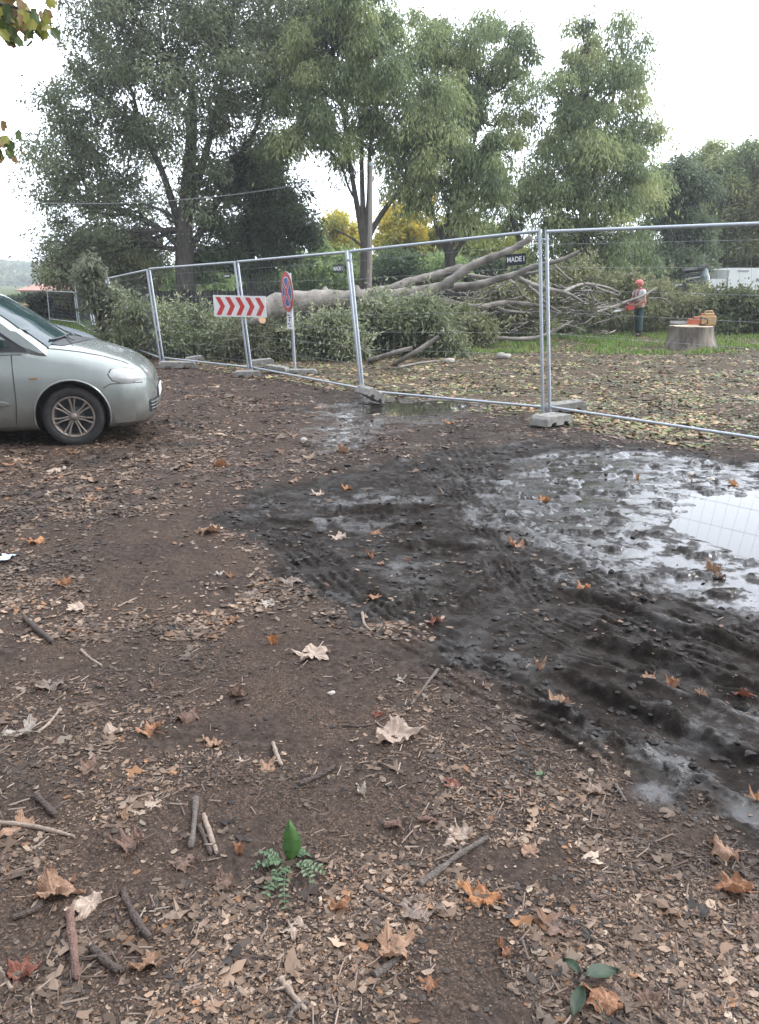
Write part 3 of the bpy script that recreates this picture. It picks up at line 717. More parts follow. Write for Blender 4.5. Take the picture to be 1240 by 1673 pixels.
STICKS = [ # pixel polyline, width px, colour key, label
 ([(684, 1451), (712, 1432), (745, 1404), (797, 1373)], 13, 'g', 'long grey stick lying slanted right of the weed'),
 ([(114, 1494), (120, 1545), (126, 1604)], 19, 'r', 'thick reddish stick lying upright at the lower left'),
 ([(320, 1308), (318, 1345), (312, 1386)], 13, 'g', 'short straight grey brown stick above the weed to the left'),
 ([(333, 1333), (342, 1362), (354, 1395)], 10, 'p', 'pale stick right of the short straight grey brown one'),
 ([(326, 1352), (335, 1375), (345, 1398)], 9, 'b', 'short dark stick between two others above the cupped orange leaf'),
 ([(200, 1460), (216, 1495), (244, 1535)], 14, 'b', 'dark crooked stick right of the large folded leaf'),
 ([(58, 1302), (74, 1318), (92, 1336)], 14, 'b', 'short dark stick near the left edge'),
 ([(0, 1346), (55, 1352), (122, 1370)], 10, 'p', 'long thin pale stick reaching in from the left edge'),
 ([(592, 1000), (594, 1022), (607, 1034)], 6, 'p', 'small hooked pale twig on the tyre tread'),
 ([(716, 1093), (700, 1115), (671, 1156)], 7, 'g', 'thin leaning twig above the large ribbed leaf'),
 ([(98, 1158), (82, 1180), (62, 1196)], 7, 'p', 'thin pale twig beside the whitish torn leaf'),
 ([(40, 1010), (62, 1030), (86, 1050)], 12, 'b', 'short knobbly brown stick at left'),
 ([(458, 1600), (475, 1625), (500, 1655)], 12, 'p', 'pale stick at the bottom edge'),
 ([(612, 1598), (632, 1582), (656, 1562)], 14, 'g', 'short thick grey stick at the bottom below the torn leaf'),
 ([(446, 1215), (452, 1235), (460, 1252)], 9, 'p', 'short pale stick left of the dark bare patch'),
 ([(150, 1552), (172, 1575), (196, 1590)], 15, 'b', 'dark stick beside the pointed light tan leaf'),
 ([(196, 1590), (212, 1582), (224, 1570)], 11, 'b', 'broken dark end of stick touching the pointed light tan leaf'),
 ([(132, 1060), (148, 1075), (166, 1086)], 6, 'p', 'thin pale twig in the left litter above the grey brown leaf'),
 ([(490, 1284), (520, 1272), (548, 1255)], 10, 'b', 'flat dark strip of bark above the weed'),
 ([(628, 1352), (640, 1350), (655, 1350)], 14, 'r', 'stubby reddish piece of wood right of the weed'),
 ([(680, 1345), (700, 1342), (712, 1346)], 12, 'r', 'second stubby reddish piece of wood, nearer the pale leaf'),
 ([(192, 990), (208, 982), (224, 975)], 4, 'p', 'fine pale twig on the dark soil at left'),
 ([(70, 1478), (50, 1492), (20, 1500)], 12, 'b', 'brown stick under the large folded leaf'),
 ([(1005, 1285), (1015, 1298), (1022, 1310)], 7, 'g', 'little grey twig on the edge of the wet mud'),
 ([(560, 1185), (600, 1190), (640, 1170)], 5, 'b', 'thin dark twig above the large ribbed leaf'),
 ([(225, 1500), (232, 1515), (240, 1525)], 6, 'p', 'small pale twig right of the dark crooked stick'),
 ([(610, 1460), (630, 1470), (655, 1485)], 8, 'b', 'slim brown twig left of the flat grey brown leaf'),
 ([(500, 1640), (478, 1655), (470, 1672)], 10, 'g', 'grey stick end at the bottom edge beside the pale one'),
 ([(20, 1620), (8, 1600), (0, 1585)], 9, 'p', 'pale twig in the lower left corner'),
]
def sticks():
    MM = {'g': noisy('grey_bark', (.09, .075, .062), (.17, .14, .12), 45, (.7, .9), bump=1, stretch=(1, 1, 1), bdist=.02), 'r': noisy('reddish_bark', (.14, .08, .06), (.22, .13, .10), 45, (.7, .9), bump=1, stretch=(1, 1, 1), bdist=.02),
          'p': noisy('pale_wood', (.15, .11, .085), (.29, .225, .175), 60, (.7, .9), bump=.4), 'b': noisy('dark_bark', (.055, .04, .034), (.11, .08, .065), 45, (.7, .9), bump=1, stretch=(1, 1, 1), bdist=.02)}
    for i, (pp, wpx, c, lab) in enumerate(STICKS):
        q = smooth_line(gp(pp), 2); rr = random.Random(i)
        rad = wpx*math.hypot(q[0][1], CAM_H)/1300/2*.82
        z = hgt(q[:, 0], q[:, 1]); zz = np.linspace(np.max(z[:3]), np.max(z[-3:]), len(q)); zz = np.maximum(zz, z-.004)+rad*.75
        pts = np.column_stack([q, zz]); pts[:, :2] += np.array([[rr.uniform(-.12, .12)*rad, rr.uniform(-.12, .12)*rad] for _ in q])
        rads = rad*np.linspace(1.0, .72, len(q))*np.array([1+rr.uniform(-.26, .26) for _ in q]); rads[-1] *= .8
        if i in (1, 4, 19, 20): rads[-3] *= 1.15
        mb = MB(); mb.tube(pts, rads, 9, cap=True)
        for kk in (len(q)//3, 2*len(q)//3):
            if len(pp) > 2 and rr.random() < .75:
                d = np.array([rr.uniform(-1, 1), rr.uniform(-1, 1), rr.uniform(.05, .5)]); mb.tube([pts[kk], pts[kk]+d*rad*1.8, pts[kk]+d*rad*rr.uniform(2.4, 6)], [rads[kk]*.5, rads[kk]*.4, rads[kk]*.2], 5)
        tag(mb.build('stick', MM[c]), lab, 'stick', 'sticks and twigs on the ground')
sticks()

def weed():
    root = empty('weed', G(474, 1412, 0), 'small green weed with one upright toothed leaf over a pale rosette', 'weed')
    g1 = noisy('weed_green', (.03, .075, .016), (.055, .125, .028), 40, (.4, .6)); g2 = noisy('rosette_green', (.05, .09, .04), (.12, .18, .10), 60, (.5, .7))
    base = ORG[root.name]; base[2] = float(hgt(base[0], base[1])[0]); root.location = tuple(base)
    mb = MB(); n = 22
    for i in range(n):
        t = i/(n-1)
    V = []; sc = .17
    for i in range(n):
        t = i/(n-1); wd = .020*math.sin(math.pi*min(1, t*1.02+.0)**.8)*(1+.5*abs(math.sin(i*1.9)))+.0015
        for s in (-1, -.5, 0, .5, 1): V.append((base[0]+s*wd+.004*math.sin(t*4), base[1]+.03*t+.012*s*s, base[2]+sc*t*.72+.004*s*s))
    mb.grid(np.array(V), n, 5); mb.build('upright_leaf', g1, root)
    rr = np.random.default_rng(4)
    for k, (ax, ay) in enumerate([(-40, 2), (-52, -16), (-26, 46), (-6, 74), (-44, 58), (54, 20), (32, -10), (44, 46), (-60, 12)]):
        e = G(474+ax, 1412+ay, 0); mb = MB(); d = (e-base)[:2]; Ln = np.linalg.norm(d); d = d/Ln; nn = np.array([-d[1], d[0]]); n = 11
        hz = lambda t: float(base[2])+.006+.018*math.sin(math.pi*t)
        sp = [(base[0]+d[0]*Ln*t+nn[0]*.01*math.sin(t*3+k), base[1]+d[1]*Ln*t+nn[1]*.01*math.sin(t*3+k), hz(t)) for t in np.linspace(0, 1, n)]
        mb.tube(sp, .0012, 4)
        for i in range(3, n):
            for s in (-1, 1):
                if rr.random() < .12: continue
                w_ = (.007+.008*rr.random())*(1 if i < n-1 else .6); c = np.array(sp[i]); a_ = d*rr.uniform(.1, .6)+nn*s; a_ = a_/np.linalg.norm(a_); b_ = np.array([-a_[1], a_[0]])
                q = [c+[*(a_*w_*u_+b_*w_*v_), zz] for u_, v_, zz in ((0, 0, 0), (.5, .38, .003), (1.1, .30, .002), (1.45, 0, 0), (1.0, -.35, .004), (.45, -.3, .003))]
                mb.add(q, [[0, 1, 2, 3], [0, 3, 4, 5]])
        mb.build('rosette_leaf', g2, root)
weed()

def green_leaf_sprig():
    base = G(945, 1610); base[2] = float(hgt(base[0], base[1])[0])
    root = empty('green_sprig', base, 'sprig of dark green oval leaves under the rounded tan leaf', 'sprig')
    gm = noisy('sprig_green', (.014, .028, .014), (.03, .05, .025), 30, (.5, .65))
    for k, (a, b2, L) in enumerate([((948, 1605), (918, 1580), 1), ((955, 1612), (1010, 1592), 1), ((950, 1628), (935, 1668), 1)]):
        A = G(*a); B = G(*b2); d = (B-A)[:2]; Ln = np.linalg.norm(d); d = d/Ln; V = []; n = 12
        for i in range(n):
            t = i/(n-1); wd = .22*Ln*math.sin(math.pi*t**.85)+.0005
            for s in (-1, -.5, 0, .5, 1):
                x = A[0]+d[0]*Ln*t-d[1]*s*wd; y = A[1]+d[1]*Ln*t+d[0]*s*wd
                V.append((x, y, base[2]+.012+.01*abs(s)+.01*math.sin(t*3+k)))
        mb = MB(); mb.grid(np.array(V), n, 5); mb.build('leaf', gm, root)
    mb = MB(); pts = [G(960, 1615)+[0, 0, .02], G(975, 1650)+[0, 0, .02], G(1000, 1690)+[0, 0, .015]]
    mb.tube(pts, .0016, 5); mb.build('stem', gm, root)
green_leaf_sprig()
def scraps():
    mb = MB(); c = G(8, 912); r = np.random.default_rng(3); V = []
    for i in range(5):
        for j in range(5): V.append((c[0]+(i-2)*.022+r.normal()*.004, c[1]+(j-2)*.03+r.normal()*.004, float(hgt(c[0], c[1])[0])+.012+abs(r.normal())*.01))
    mb.grid(np.array(V), 5, 5, smooth=False)
    tag(mb.build('plastic_scrap', mat('blue_plastic', (.45, .58, .75), .4)), 'crumpled pale blue plastic scrap at the left edge', 'litter scrap')
    for k, (px, py, s, lab) in enumerate([(541, 1134, 7, 'small round reddish pebble above the large ribbed leaf'), (198, 833, 4, 'tiny white pebble on dark soil in front of the van'), (1128, 775, 7, 'pale flat stone at the far rim of the wet sheet'),
            (1160, 784, 8, 'wide low stone right of the pale one beyond the wet sheet'), (733, 594, 9, 'cream round stone on the ground behind the fence'), (822, 586, 12, 'flat cream stone behind the fence left of the tall posts'), (497, 720, 7, 'small pebble beyond the ruts')]):
        p = G(px, py); z = float(hgt(p[0], p[1])[0]); r_ = s*p[1]/1300
        mb = MB(); mb.ball((p[0], p[1], z+r_*.35), (r_, r_*.8, r_*.55), 8)
        V = mb.V[0]; V += (fbm(V[:, 0]*1/r_, V[:, 2]/r_+V[:, 1]/r_, .8, 2, k)[:, None]*r_*.18)
        tag(mb.build('stone', noisy('stone', (.28, .25, .22), (.45, .42, .38), 30, (.7, .9))), lab, 'stone', 'loose stones')
scraps()
# ================================================================== FENCE PANELS
GALV = noisy('galvanised_steel', (.34, .37, .40), (.46, .49, .52), 40, (.35, .5), .55, .1)
WIRE = mat('fence_wire', (.30, .32, .33), .5, .4)
DARKPL = mat('dark_plate', (.012, .016, .03), .5)
WHITE = mat('white_print', (.75, .75, .75), .6)
CONC = noisy('concrete', (.15, .142, .13), (.27, .26, .24), 14, (.8, .95), bump=.5)
_txt = {}
def text_mesh(body, size, extr=.0008):
    cu = bpy.data.curves.new('lettering', 'FONT'); cu.body = body; cu.size = size; cu.extrude = extr; cu.align_x = 'CENTER'; cu.align_y = 'CENTER'; cu.offset = size*.025
    o = bpy.data.objects.new('lettering', cu); COL.objects.link(o); bpy.context.view_layer.update()
    me = bpy.data.meshes.new_from_object(o.evaluated_get(bpy.context.evaluated_depsgraph_get()))
    V = np.array([v.co[:] for v in me.vertices]); F = [list(p.vertices) for p in me.polygons]
    bpy.data.objects.remove(o); bpy.data.curves.remove(cu); return V, F
def panel(top0, bot0, top1, bot1, lab, plate=None, z0=.10, H=None):
    """left then right post, measured at the pipe ends; real 2 m panels leaning a little"""
    B0 = G(*bot0, z0); B1 = G(*bot1, z0); T0 = P(*top0, B0[1]); T1 = P(*top1, B1[1])
    root = empty('mesh_barrier', B0, lab, 'fence panel', 'temporary mesh fence panels')
    r = .021
    for a, b2 in ((B0, T0), (B1, T1)):
        mb = MB(); d = (b2-a)/np.linalg.norm(b2-a); mb.tube([a-d*.06, a, b2, b2+d*.004], [r, r, r, r*.9], 12); mb.build('post', GALV, root)
    up0 = T0-B0; up1 = T1-B1
    A = B0+up0*.025; C = B1+up1*.025
    mb = MB(); mb.tube([A, C], r*.8, 10); mb.build('bottom_rail', GALV, root)
    mb = MB(); mb.tube([T0-up0*.008, T1-up1*.008], r*.95, 10); mb.build('top_rail', GALV, root)
    L = np.linalg.norm(C-A); n = max(8, int(L/.12)); mb = MB()
    for i in range(1, n):
        t = i/n; p0 = A*(1-t)+C*t; p1 = (T0*(1-t)+T1*t)-up0*.01
        mb.tube([p0, p1], .0009, 3, cap=False)
    for k in range(8):
        t = .025+(k+.5)/8*.96; mb.tube([B0+up0*t, B1+up1*t], .0016, 4, cap=False)
    mb.build('wire_mesh', WIRE, root)
    ex = (T1-T0)/np.linalg.norm(T1-T0); nrm = np.cross(ex, [0, 0, 1]); nrm /= np.linalg.norm(nrm)
    if nrm[1] > 0: nrm = -nrm
    if plate:
        (px, py), wpx, hpx = plate
        t = np.clip((px-top0[0])/(top1[0]-top0[0]), 0, 1)
        Y = None
        best = None
        for tt in np.linspace(0, 1, 60):
            q = B0*(1-tt)+B1*tt; c = P(px, py, q[1]); e = abs(c[0]-(q[0]+(up0*(1-tt)+up1*tt)[0]*.85))
            if best is None or e < best[0]: best = (e, c)
        c = best[1]+nrm*.006; cosf = abs(ex[0])
        wd = wpx*c[1]/1300/cosf; hd = hpx*c[1]/1300
        R = np.stack([ex, np.cross(nrm, ex)*1.0, nrm], 1)
        if R[2, 1] < 0: R[:, 1] *= -1
        mb = MB(); mb.box(c, (wd, hd, .004), 0, R); pl = mb.build('name_plate', DARKPL, root)
        V, F = text_mesh('MADE I', hd*.62); w0 = V[:, 0].max()-V[:, 0].min(); V[:, 0] *= wd*.86/w0
        mb = MB(); mb.add(V @ R.T+c+nrm*.0035, F); mb.build('lettering', WHITE, pl)
    return root
panel((893, 376), (898, 672), (1405, 356), (1405, 750), 'large mesh fence panel nearest on the right, running out of the picture')
panel((571, 409), (594, 644), (882, 375), (887, 672), 'mesh fence panel before the felled limbs, dark plate near its right post', ((843, 424), 28, 17))
panel((388, 426), (411, 604), (566, 410), (590, 640), 'mesh fence panel around the no stopping sign', ((553, 439), 17, 13))
panel((244, 438), (267, 588), (383, 427), (406, 604), 'mesh fence panel left of the chevron board', ((372, 451), 11, 7))
panel((176, 454), (201, 564), (240, 440), (262, 588), 'mesh fence panel just behind the van bonnet')
panel((143, 463), (159, 553), (172, 455), (197, 565), 'short looking mesh fence panel half lost in the leaning branch')
panel((122, 463), (130, 530), (138, 461), (154, 545), 'far mesh fence panel at the corner of the line')
panel((77, 475), (81, 522), (121, 477), (127, 528), 'white far mesh fence panel by the yellow grass')
# coupling clamps between neighbouring posts
for (a, b2, lab) in [((884, 392), (894, 392), 'steel clamp joining the two tall near posts'), ((568, 425), (573, 425), 'steel clamp joining the middle pair of posts')]:
    Y = G(890, 672, .1)[1] if a[0] > 800 else G(592, 644, .1)[1]
    p, q = P(*a, Y), P(*b2, Y); mb = MB(); mb.box((p+q)/2, (np.linalg.norm(q-p)+.05, .03, .035), bev=.006); mb.ball((p+q)/2+[0, -.025, 0], (.011, .011, .011), 5)
    tag(mb.build('pipe_coupler', GALV), lab, 'clamp')

def foot(px, py, lab, L=.62, W=.22, H=.13, rz=0.0, tilt=0.0, z=None, rx=0.0):
    if px < 520: L *= .8; W *= .85; H *= .9
    """concrete fence foot: flared block with handle notches below and post holes on top"""
    p = G(px, py); zz = float(hgt(p[0], p[1])[0]) if z is None else z
    bm = bmesh.new()
    prof = [(-.5, 0), (-.34, 0), (-.30, .28), (-.17, .34), (-.13, 0), (.13, 0), (.17, .34), (.30, .28), (.34, 0), (.5, 0), (.47, .72), (.40, 1), (-.40, 1), (-.47, .72)]
    f = bm.faces.new([bm.verts.new((x*L, -W/2, h*H)) for x, h in prof]); e = bmesh.ops.extrude_face_region(bm, geom=[f])
    vs = [v for v in e['geom'] if isinstance(v, bmesh.types.BMVert)]; bmesh.ops.translate(bm, verts=vs, vec=(0, W, 0))
    bmesh.ops.recalc_face_normals(bm, faces=bm.faces); bmesh.ops.triangulate(bm, faces=[f for f in bm.faces if len(f.verts) > 4])
    bmesh.ops.bevel(bm, geom=[e for e in bm.edges if e.calc_face_angle(0) > .5], offset=.008, segments=1, affect='EDGES')
    bm.verts.index_update(); V = np.array([v.co[:] for v in bm.verts]); F = [[v.index for v in f.verts] for f in bm.faces]; bm.free()
    mb = MB(); mb.add(V, F)
    for s in (-.22, 0, .22): mb.lathe([(.022, H+.002), (.03, H+.002), (.03, H-.01)], (s*L, 0, 0), 'z', 10)
    R = np.array(Matrix.Rotation(rz, 3, 'Z') @ Matrix.Rotation(tilt, 3, 'Y') @ Matrix.Rotation(rx, 3, 'X'))
    V = np.concatenate(mb.V) @ R.T; V[:, 2] -= V[:, 2].min(); mb.V = [V+np.array([p[0], p[1], zz])]
    return tag(mb.build('concrete_block', CONC), lab, 'concrete block', 'concrete fence feet')
foot(900, 697, 'concrete foot under the two tall near posts', .60, .25, .12, math.radians(48), .05)
foot(922, 676, 'second concrete block lying just behind the near foot', .55, .22, .12, math.radians(10), -.1)
foot(604, 660, 'tilted concrete foot in the wet mud under the middle posts', .5, .22, .13, math.radians(60), .38, rx=.2)
foot(404, 616, 'concrete foot under the post that holds the chevron board', .62, .26, .12, math.radians(10))
foot(428, 604, 'concrete block stacked crooked behind the chevron post', .6, .24, .13, math.radians(15), -.08, z=.07)
foot(452, 611, 'concrete block between the chevron post and the no stopping sign', .55, .26, .12, math.radians(-12), .12)
foot(494, 612, 'low dark concrete block at the foot of the no stopping sign', .7, .24, .10, math.radians(4))
foot(290, 602, 'long concrete foot beside the van bonnet', .95, .30, .14, math.radians(14), .03)
foot(318, 592, 'concrete block right behind the long one near the van', .5, .25, .12, math.radians(20), -.12)

# ================================================================== SIGNS
def chevron_board():
    Y = P(390, 500, G(406, 604, .1)[1]-.05)[1]
    c = (P(348, 482, Y)+P(434, 484, Y)+P(435, 519, Y)+P(351, 517, Y))/4
    W = np.linalg.norm(P(434, 484, Y)-P(348, 482, Y)); H = np.linalg.norm(P(348, 482, Y)-P(351, 517, Y))*1.0
    sk = math.radians(-1.2)
    root = empty('chevron_board', c, 'white board with five red chevrons pointing right, fixed to the fence', 'road sign')
    R = np.array(Matrix.Rotation(sk, 3, 'Y').transposed()) @ np.array(Matrix.Rotation(math.radians(0), 3, 'Z'))
    mb = MB(); mb.box((0, 0, 0), (W, .012, H), 0, bev=.004); V = np.concatenate(mb.V); V[:, 0] += -V[:, 2]*.04; mb.V = [V @ R.T+c]; mb.build('board', noisy('sign_white', (.66, .64, .62), (.76, .75, .73), 6, (.35, .5)), root)
    mb = MB()
    for k in range(5):
        x0 = -W*.455+k*W*.188; wd = W*.088; t = W*.085
        pts = [(x0, H*.42), (x0+wd, H*.42), (x0+wd+t, 0), (x0+wd, -H*.42), (x0, -H*.42), (x0+t, 0)]
        V = np.array([(x-z*.04, -.010, z) for x, z in pts]); mb.add(V @ R.T+c, [[5, 4, 3, 2], [0, 5, 2, 1]])
    mb.build('red_chevrons', mat('sign_red', (.50, .035, .03), .4), root)
    mb = MB(); mb.box(c+[.15, .03, 0], (.06, .05, H*.7)); mb.build('bracket', GALV, root)
chevron_board()
def no_stopping():
    B = G(482, 606); B[2] = 0; Y = B[1]
    root = empty('no_stopping_sign', B, 'round red and blue no stopping sign seen edge on, on a grey post', 'road sign')
    mb = MB(); T = P(473, 446, Y); mb.tube([B, T], .03, 12); mb.build('post', GALV, root)
    c = P(473, 477, Y); r = 31*Y/1300
    A = math.radians(66); R = np.array(Matrix.Rotation(-A, 3, 'Z')); R = np.array(Matrix.Rotation(math.radians(-3), 3, 'Y')) @ R
    c = c+R @ np.array([0, -.05, 0])
    def disc(rad, y, m, name, par, ring=None, n=40):
        mb = MB(); a = np.linspace(0, 2*math.pi, n, endpoint=False)
        if ring is None:
            V = np.concatenate([np.column_stack([rad*np.cos(a), np.full(n, y), rad*np.sin(a)]), np.column_stack([rad*np.cos(a), np.full(n, y+.008), rad*np.sin(a)])])
            F = [list(range(n))[::-1], list(range(n, 2*n))]+[[k, (k+1) % n, n+(k+1) % n, n+k] for k in range(n)]
        else:
            V = np.concatenate([np.column_stack([q*np.cos(a), np.full(n, y), q*np.sin(a)]) for q in (ring, rad)]); F = [[k, (k+1) % n, n+(k+1) % n, n+k] for k in range(n)]
        mb.add(V @ R.T+c, F); return mb.build(name, m, par)
    plate = disc(r, 0, mat('sign_back_grey', (.4, .41, .42), .5), 'round_plate', root)
    disc(r*.99, -.003, mat('sign_red_face', (.48, .04, .035), .4), 'red_ring', plate, r*.02)
    disc(r*.76, -.006, WHITE, 'white_line', plate, r*.70)
    disc(r*.71, -.008, mat('sign_blue', (.02, .07, .30), .4), 'blue_disc', plate, r*.01)
    mb = MB()
    for s in (1, -1):
        for wd, y, mi in ((.145, -.011, 1), (.10, -.014, 0)):
            d = np.array([math.cos(math.pi/4), s*math.sin(math.pi/4)]); nn = np.array([-d[1], d[0]])
            V = [(p[0], y-(.001 if s > 0 else 0), p[1]) for p in (d*r*.74+nn*r*wd, d*r*.74-nn*r*wd, -d*r*.74-nn*r*wd, -d*r*.74+nn*r*wd)]
            mb.add(np.array(V) @ R.T+c, [[0, 1, 2, 3]], mi)
    mb.build('red_cross', [bpy.data.materials['sign_red_face'], WHITE], plate)
    # small plate beneath with dark marks
    c2 = P(477, 523, Y); R2 = np.array(Matrix.Rotation(math.radians(-60), 3, 'Z')); c2 = c2+R2 @ np.array([0, -.045, 0])
    mb = MB(); mb.box(c2, (.25, .008, .33), 0, R2, .003); pl = mb.build('lower_plate', WHITE, root)
    mb = MB()
    for (x, z, w_, h_) in ((-.04, .09, .10, .02), (.02, .05, .14, .02), (0, 0, .05, .05), (-.03, -.07, .12, .02), (.03, -.11, .08, .02)): mb.box(c2+R2 @ np.array([x, -.006, z]), (w_, .003, h_), 0, R2)
    mb.build('dark_marks', DARKPL, pl)
no_stopping()

# ================================================================== STUMP, CHAINSAW, CANISTER
def stump():
    c = G(1137, 571); root = empty('tree_stump', c, 'wide flat sawn stump with buttressed foot on the right', 'stump')
    bark = noisy('stump_bark', (.055, .045, .036), (.26, .225, .18), 4, (.8, .95), bump=.9, stretch=(1, 1, .25), bdist=.03); cut = noisy('fresh_cut', (.42, .34, .24), (.55, .46, .34), 4, (.7, .8))
    n = 72; rows = 9; V = []; H = .56
    for i in range(rows):
        t = i/(rows-1)
        for k in range(n):
            a = 2*math.pi*k/n; lob = 1+.07*math.sin(a*5+1)+.04*math.sin(a*9+2); rad = .52*(1+.34*(1-t)**2.2*(1+.45*math.sin(a*6+.5)))*lob*(1+.015*math.sin(a*31))
            V.append((c[0]+rad*math.cos(a), c[1]+.4+rad*.95*math.sin(a), -.05+(H+.05)*t))
    mb = MB(); V = np.array(V); F = [[i*n+k, i*n+(k+1) % n, (i+1)*n+(k+1) % n, (i+1)*n+k] for i in range(rows-1) for k in range(n)]
    mb.add(V, F, 0, True); mb.build('trunk_base', bark, root)
    top = V[-n:].copy(); mb = MB(); cen = top.mean(0); q = cen+(top-cen)*.985; q[:, 2] += .012; mb.add(np.concatenate([top, q, [cen+[0, 0, .014]]]), [[k, (k+1) % n, n+(k+1) % n, n+k] for k in range(n)]+[[n+k, n+(k+1) % n, 2*n] for k in range(n)])
    mb.build('cut_face', cut, root)
    return c, H+.014
STC, STH = stump()
ORANGE = mat('saw_orange', (.45, .12, .05), .45); BLACK = mat('black_rubber', (.015, .015, .016), .5); STEEL = mat('bar_steel', (.6, .61, .62), .3, .8)
def chainsaw(c, yaw, lab, sc=1.0, tilt=0.0, name='chainsaw', colr=None):
    root = empty(name, c, lab, 'chainsaw'); OR = colr or ORANGE
    R = np.array(Matrix.Rotation(yaw, 3, 'Z') @ Matrix.Rotation(tilt, 3, 'Y'))
    def T(mb): mb.V = [v*sc @ R.T+np.array(c) for v in mb.V]; return mb
    mb = MB(); mb.box((0, 0, .10), (.26, .18, .15), 0, None, .03); mb.box((-.04, 0, .19), (.15, .14, .06), 0, None, .02); T(mb).build('engine_body', OR, root)
    mb = MB(); mb.tube([(-.10, 0, .16), (-.22, 0, .19), (-.33, 0, .15), (-.34, 0, .07), (-.24, 0, .03), (-.1, 0, .04)], .018, 8); T(mb).build('rear_handle', BLACK, root)
    mb = MB(); mb.tube([(.03, -.11, .05), (.02, -.13, .18), (.02, -.08, .28), (.02, .08, .28), (.02, .13, .18)], .013, 8); T(mb).build('front_handle', BLACK, root)
    mb = MB(); mb.box((.13, 0, .24), (.015, .17, .12), 0, None, .006); T(mb).build('hand_guard', BLACK, root)
    mb = MB(); x = np.linspace(0, 1, 12); top = [(.10+.45*t, -.07, .08+.035*math.sqrt(max(0, 1-max(0, (t-.85)/.15)**2))) for t in x]; bot = [(.10+.45*t, -.07, .08-.035*math.sqrt(max(0, 1-max(0, (t-.85)/.15)**2))) for t in x[::-1]]
    V = np.array(top+bot[1:]); n = len(V); V2 = V+[0, .008, 0]; mb.add(np.concatenate([V, V2]), [list(range(n)), list(range(n, 2*n))[::-1]]+[[k, n+k, n+(k+1) % n, (k+1) % n] for k in range(n)])
    T(mb).build('guide_bar', STEEL, root)
    return root
chainsaw((STC[0]-.02, STC[1]+.32, STH), math.radians(172), 'orange chainsaw resting on the wide sawn stump', 1.05)
def canister():
    c = np.array([STC[0]+.36, STC[1]+.38, STH]); root = empty('fuel_canister', c, 'tan plastic fuel canister with handle on the wide sawn stump', 'canister')
    m = mat('tan_plastic', (.42, .27, .12), .45)
    mb = MB(); mb.box(c+[0, 0, .13], (.40, .22, .26), 0, None, .05); mb.box(c+[.02, 0, .28], (.26, .16, .08), 0, None, .03); mb.build('tank', m, root)
    mb = MB(); mb.tube([c+[-.1, 0, .30], c+[-.07, 0, .365], c+[.1, 0, .365], c+[.14, 0, .30]], .02, 8); mb.build('handle', m, root)
    mb = MB(); mb.lathe([(0.001, .05), (.035, .05), (.035, 0)], c+[-.15, 0, .26], n=12); mb.build('cap', ORANGE, root)
canister()
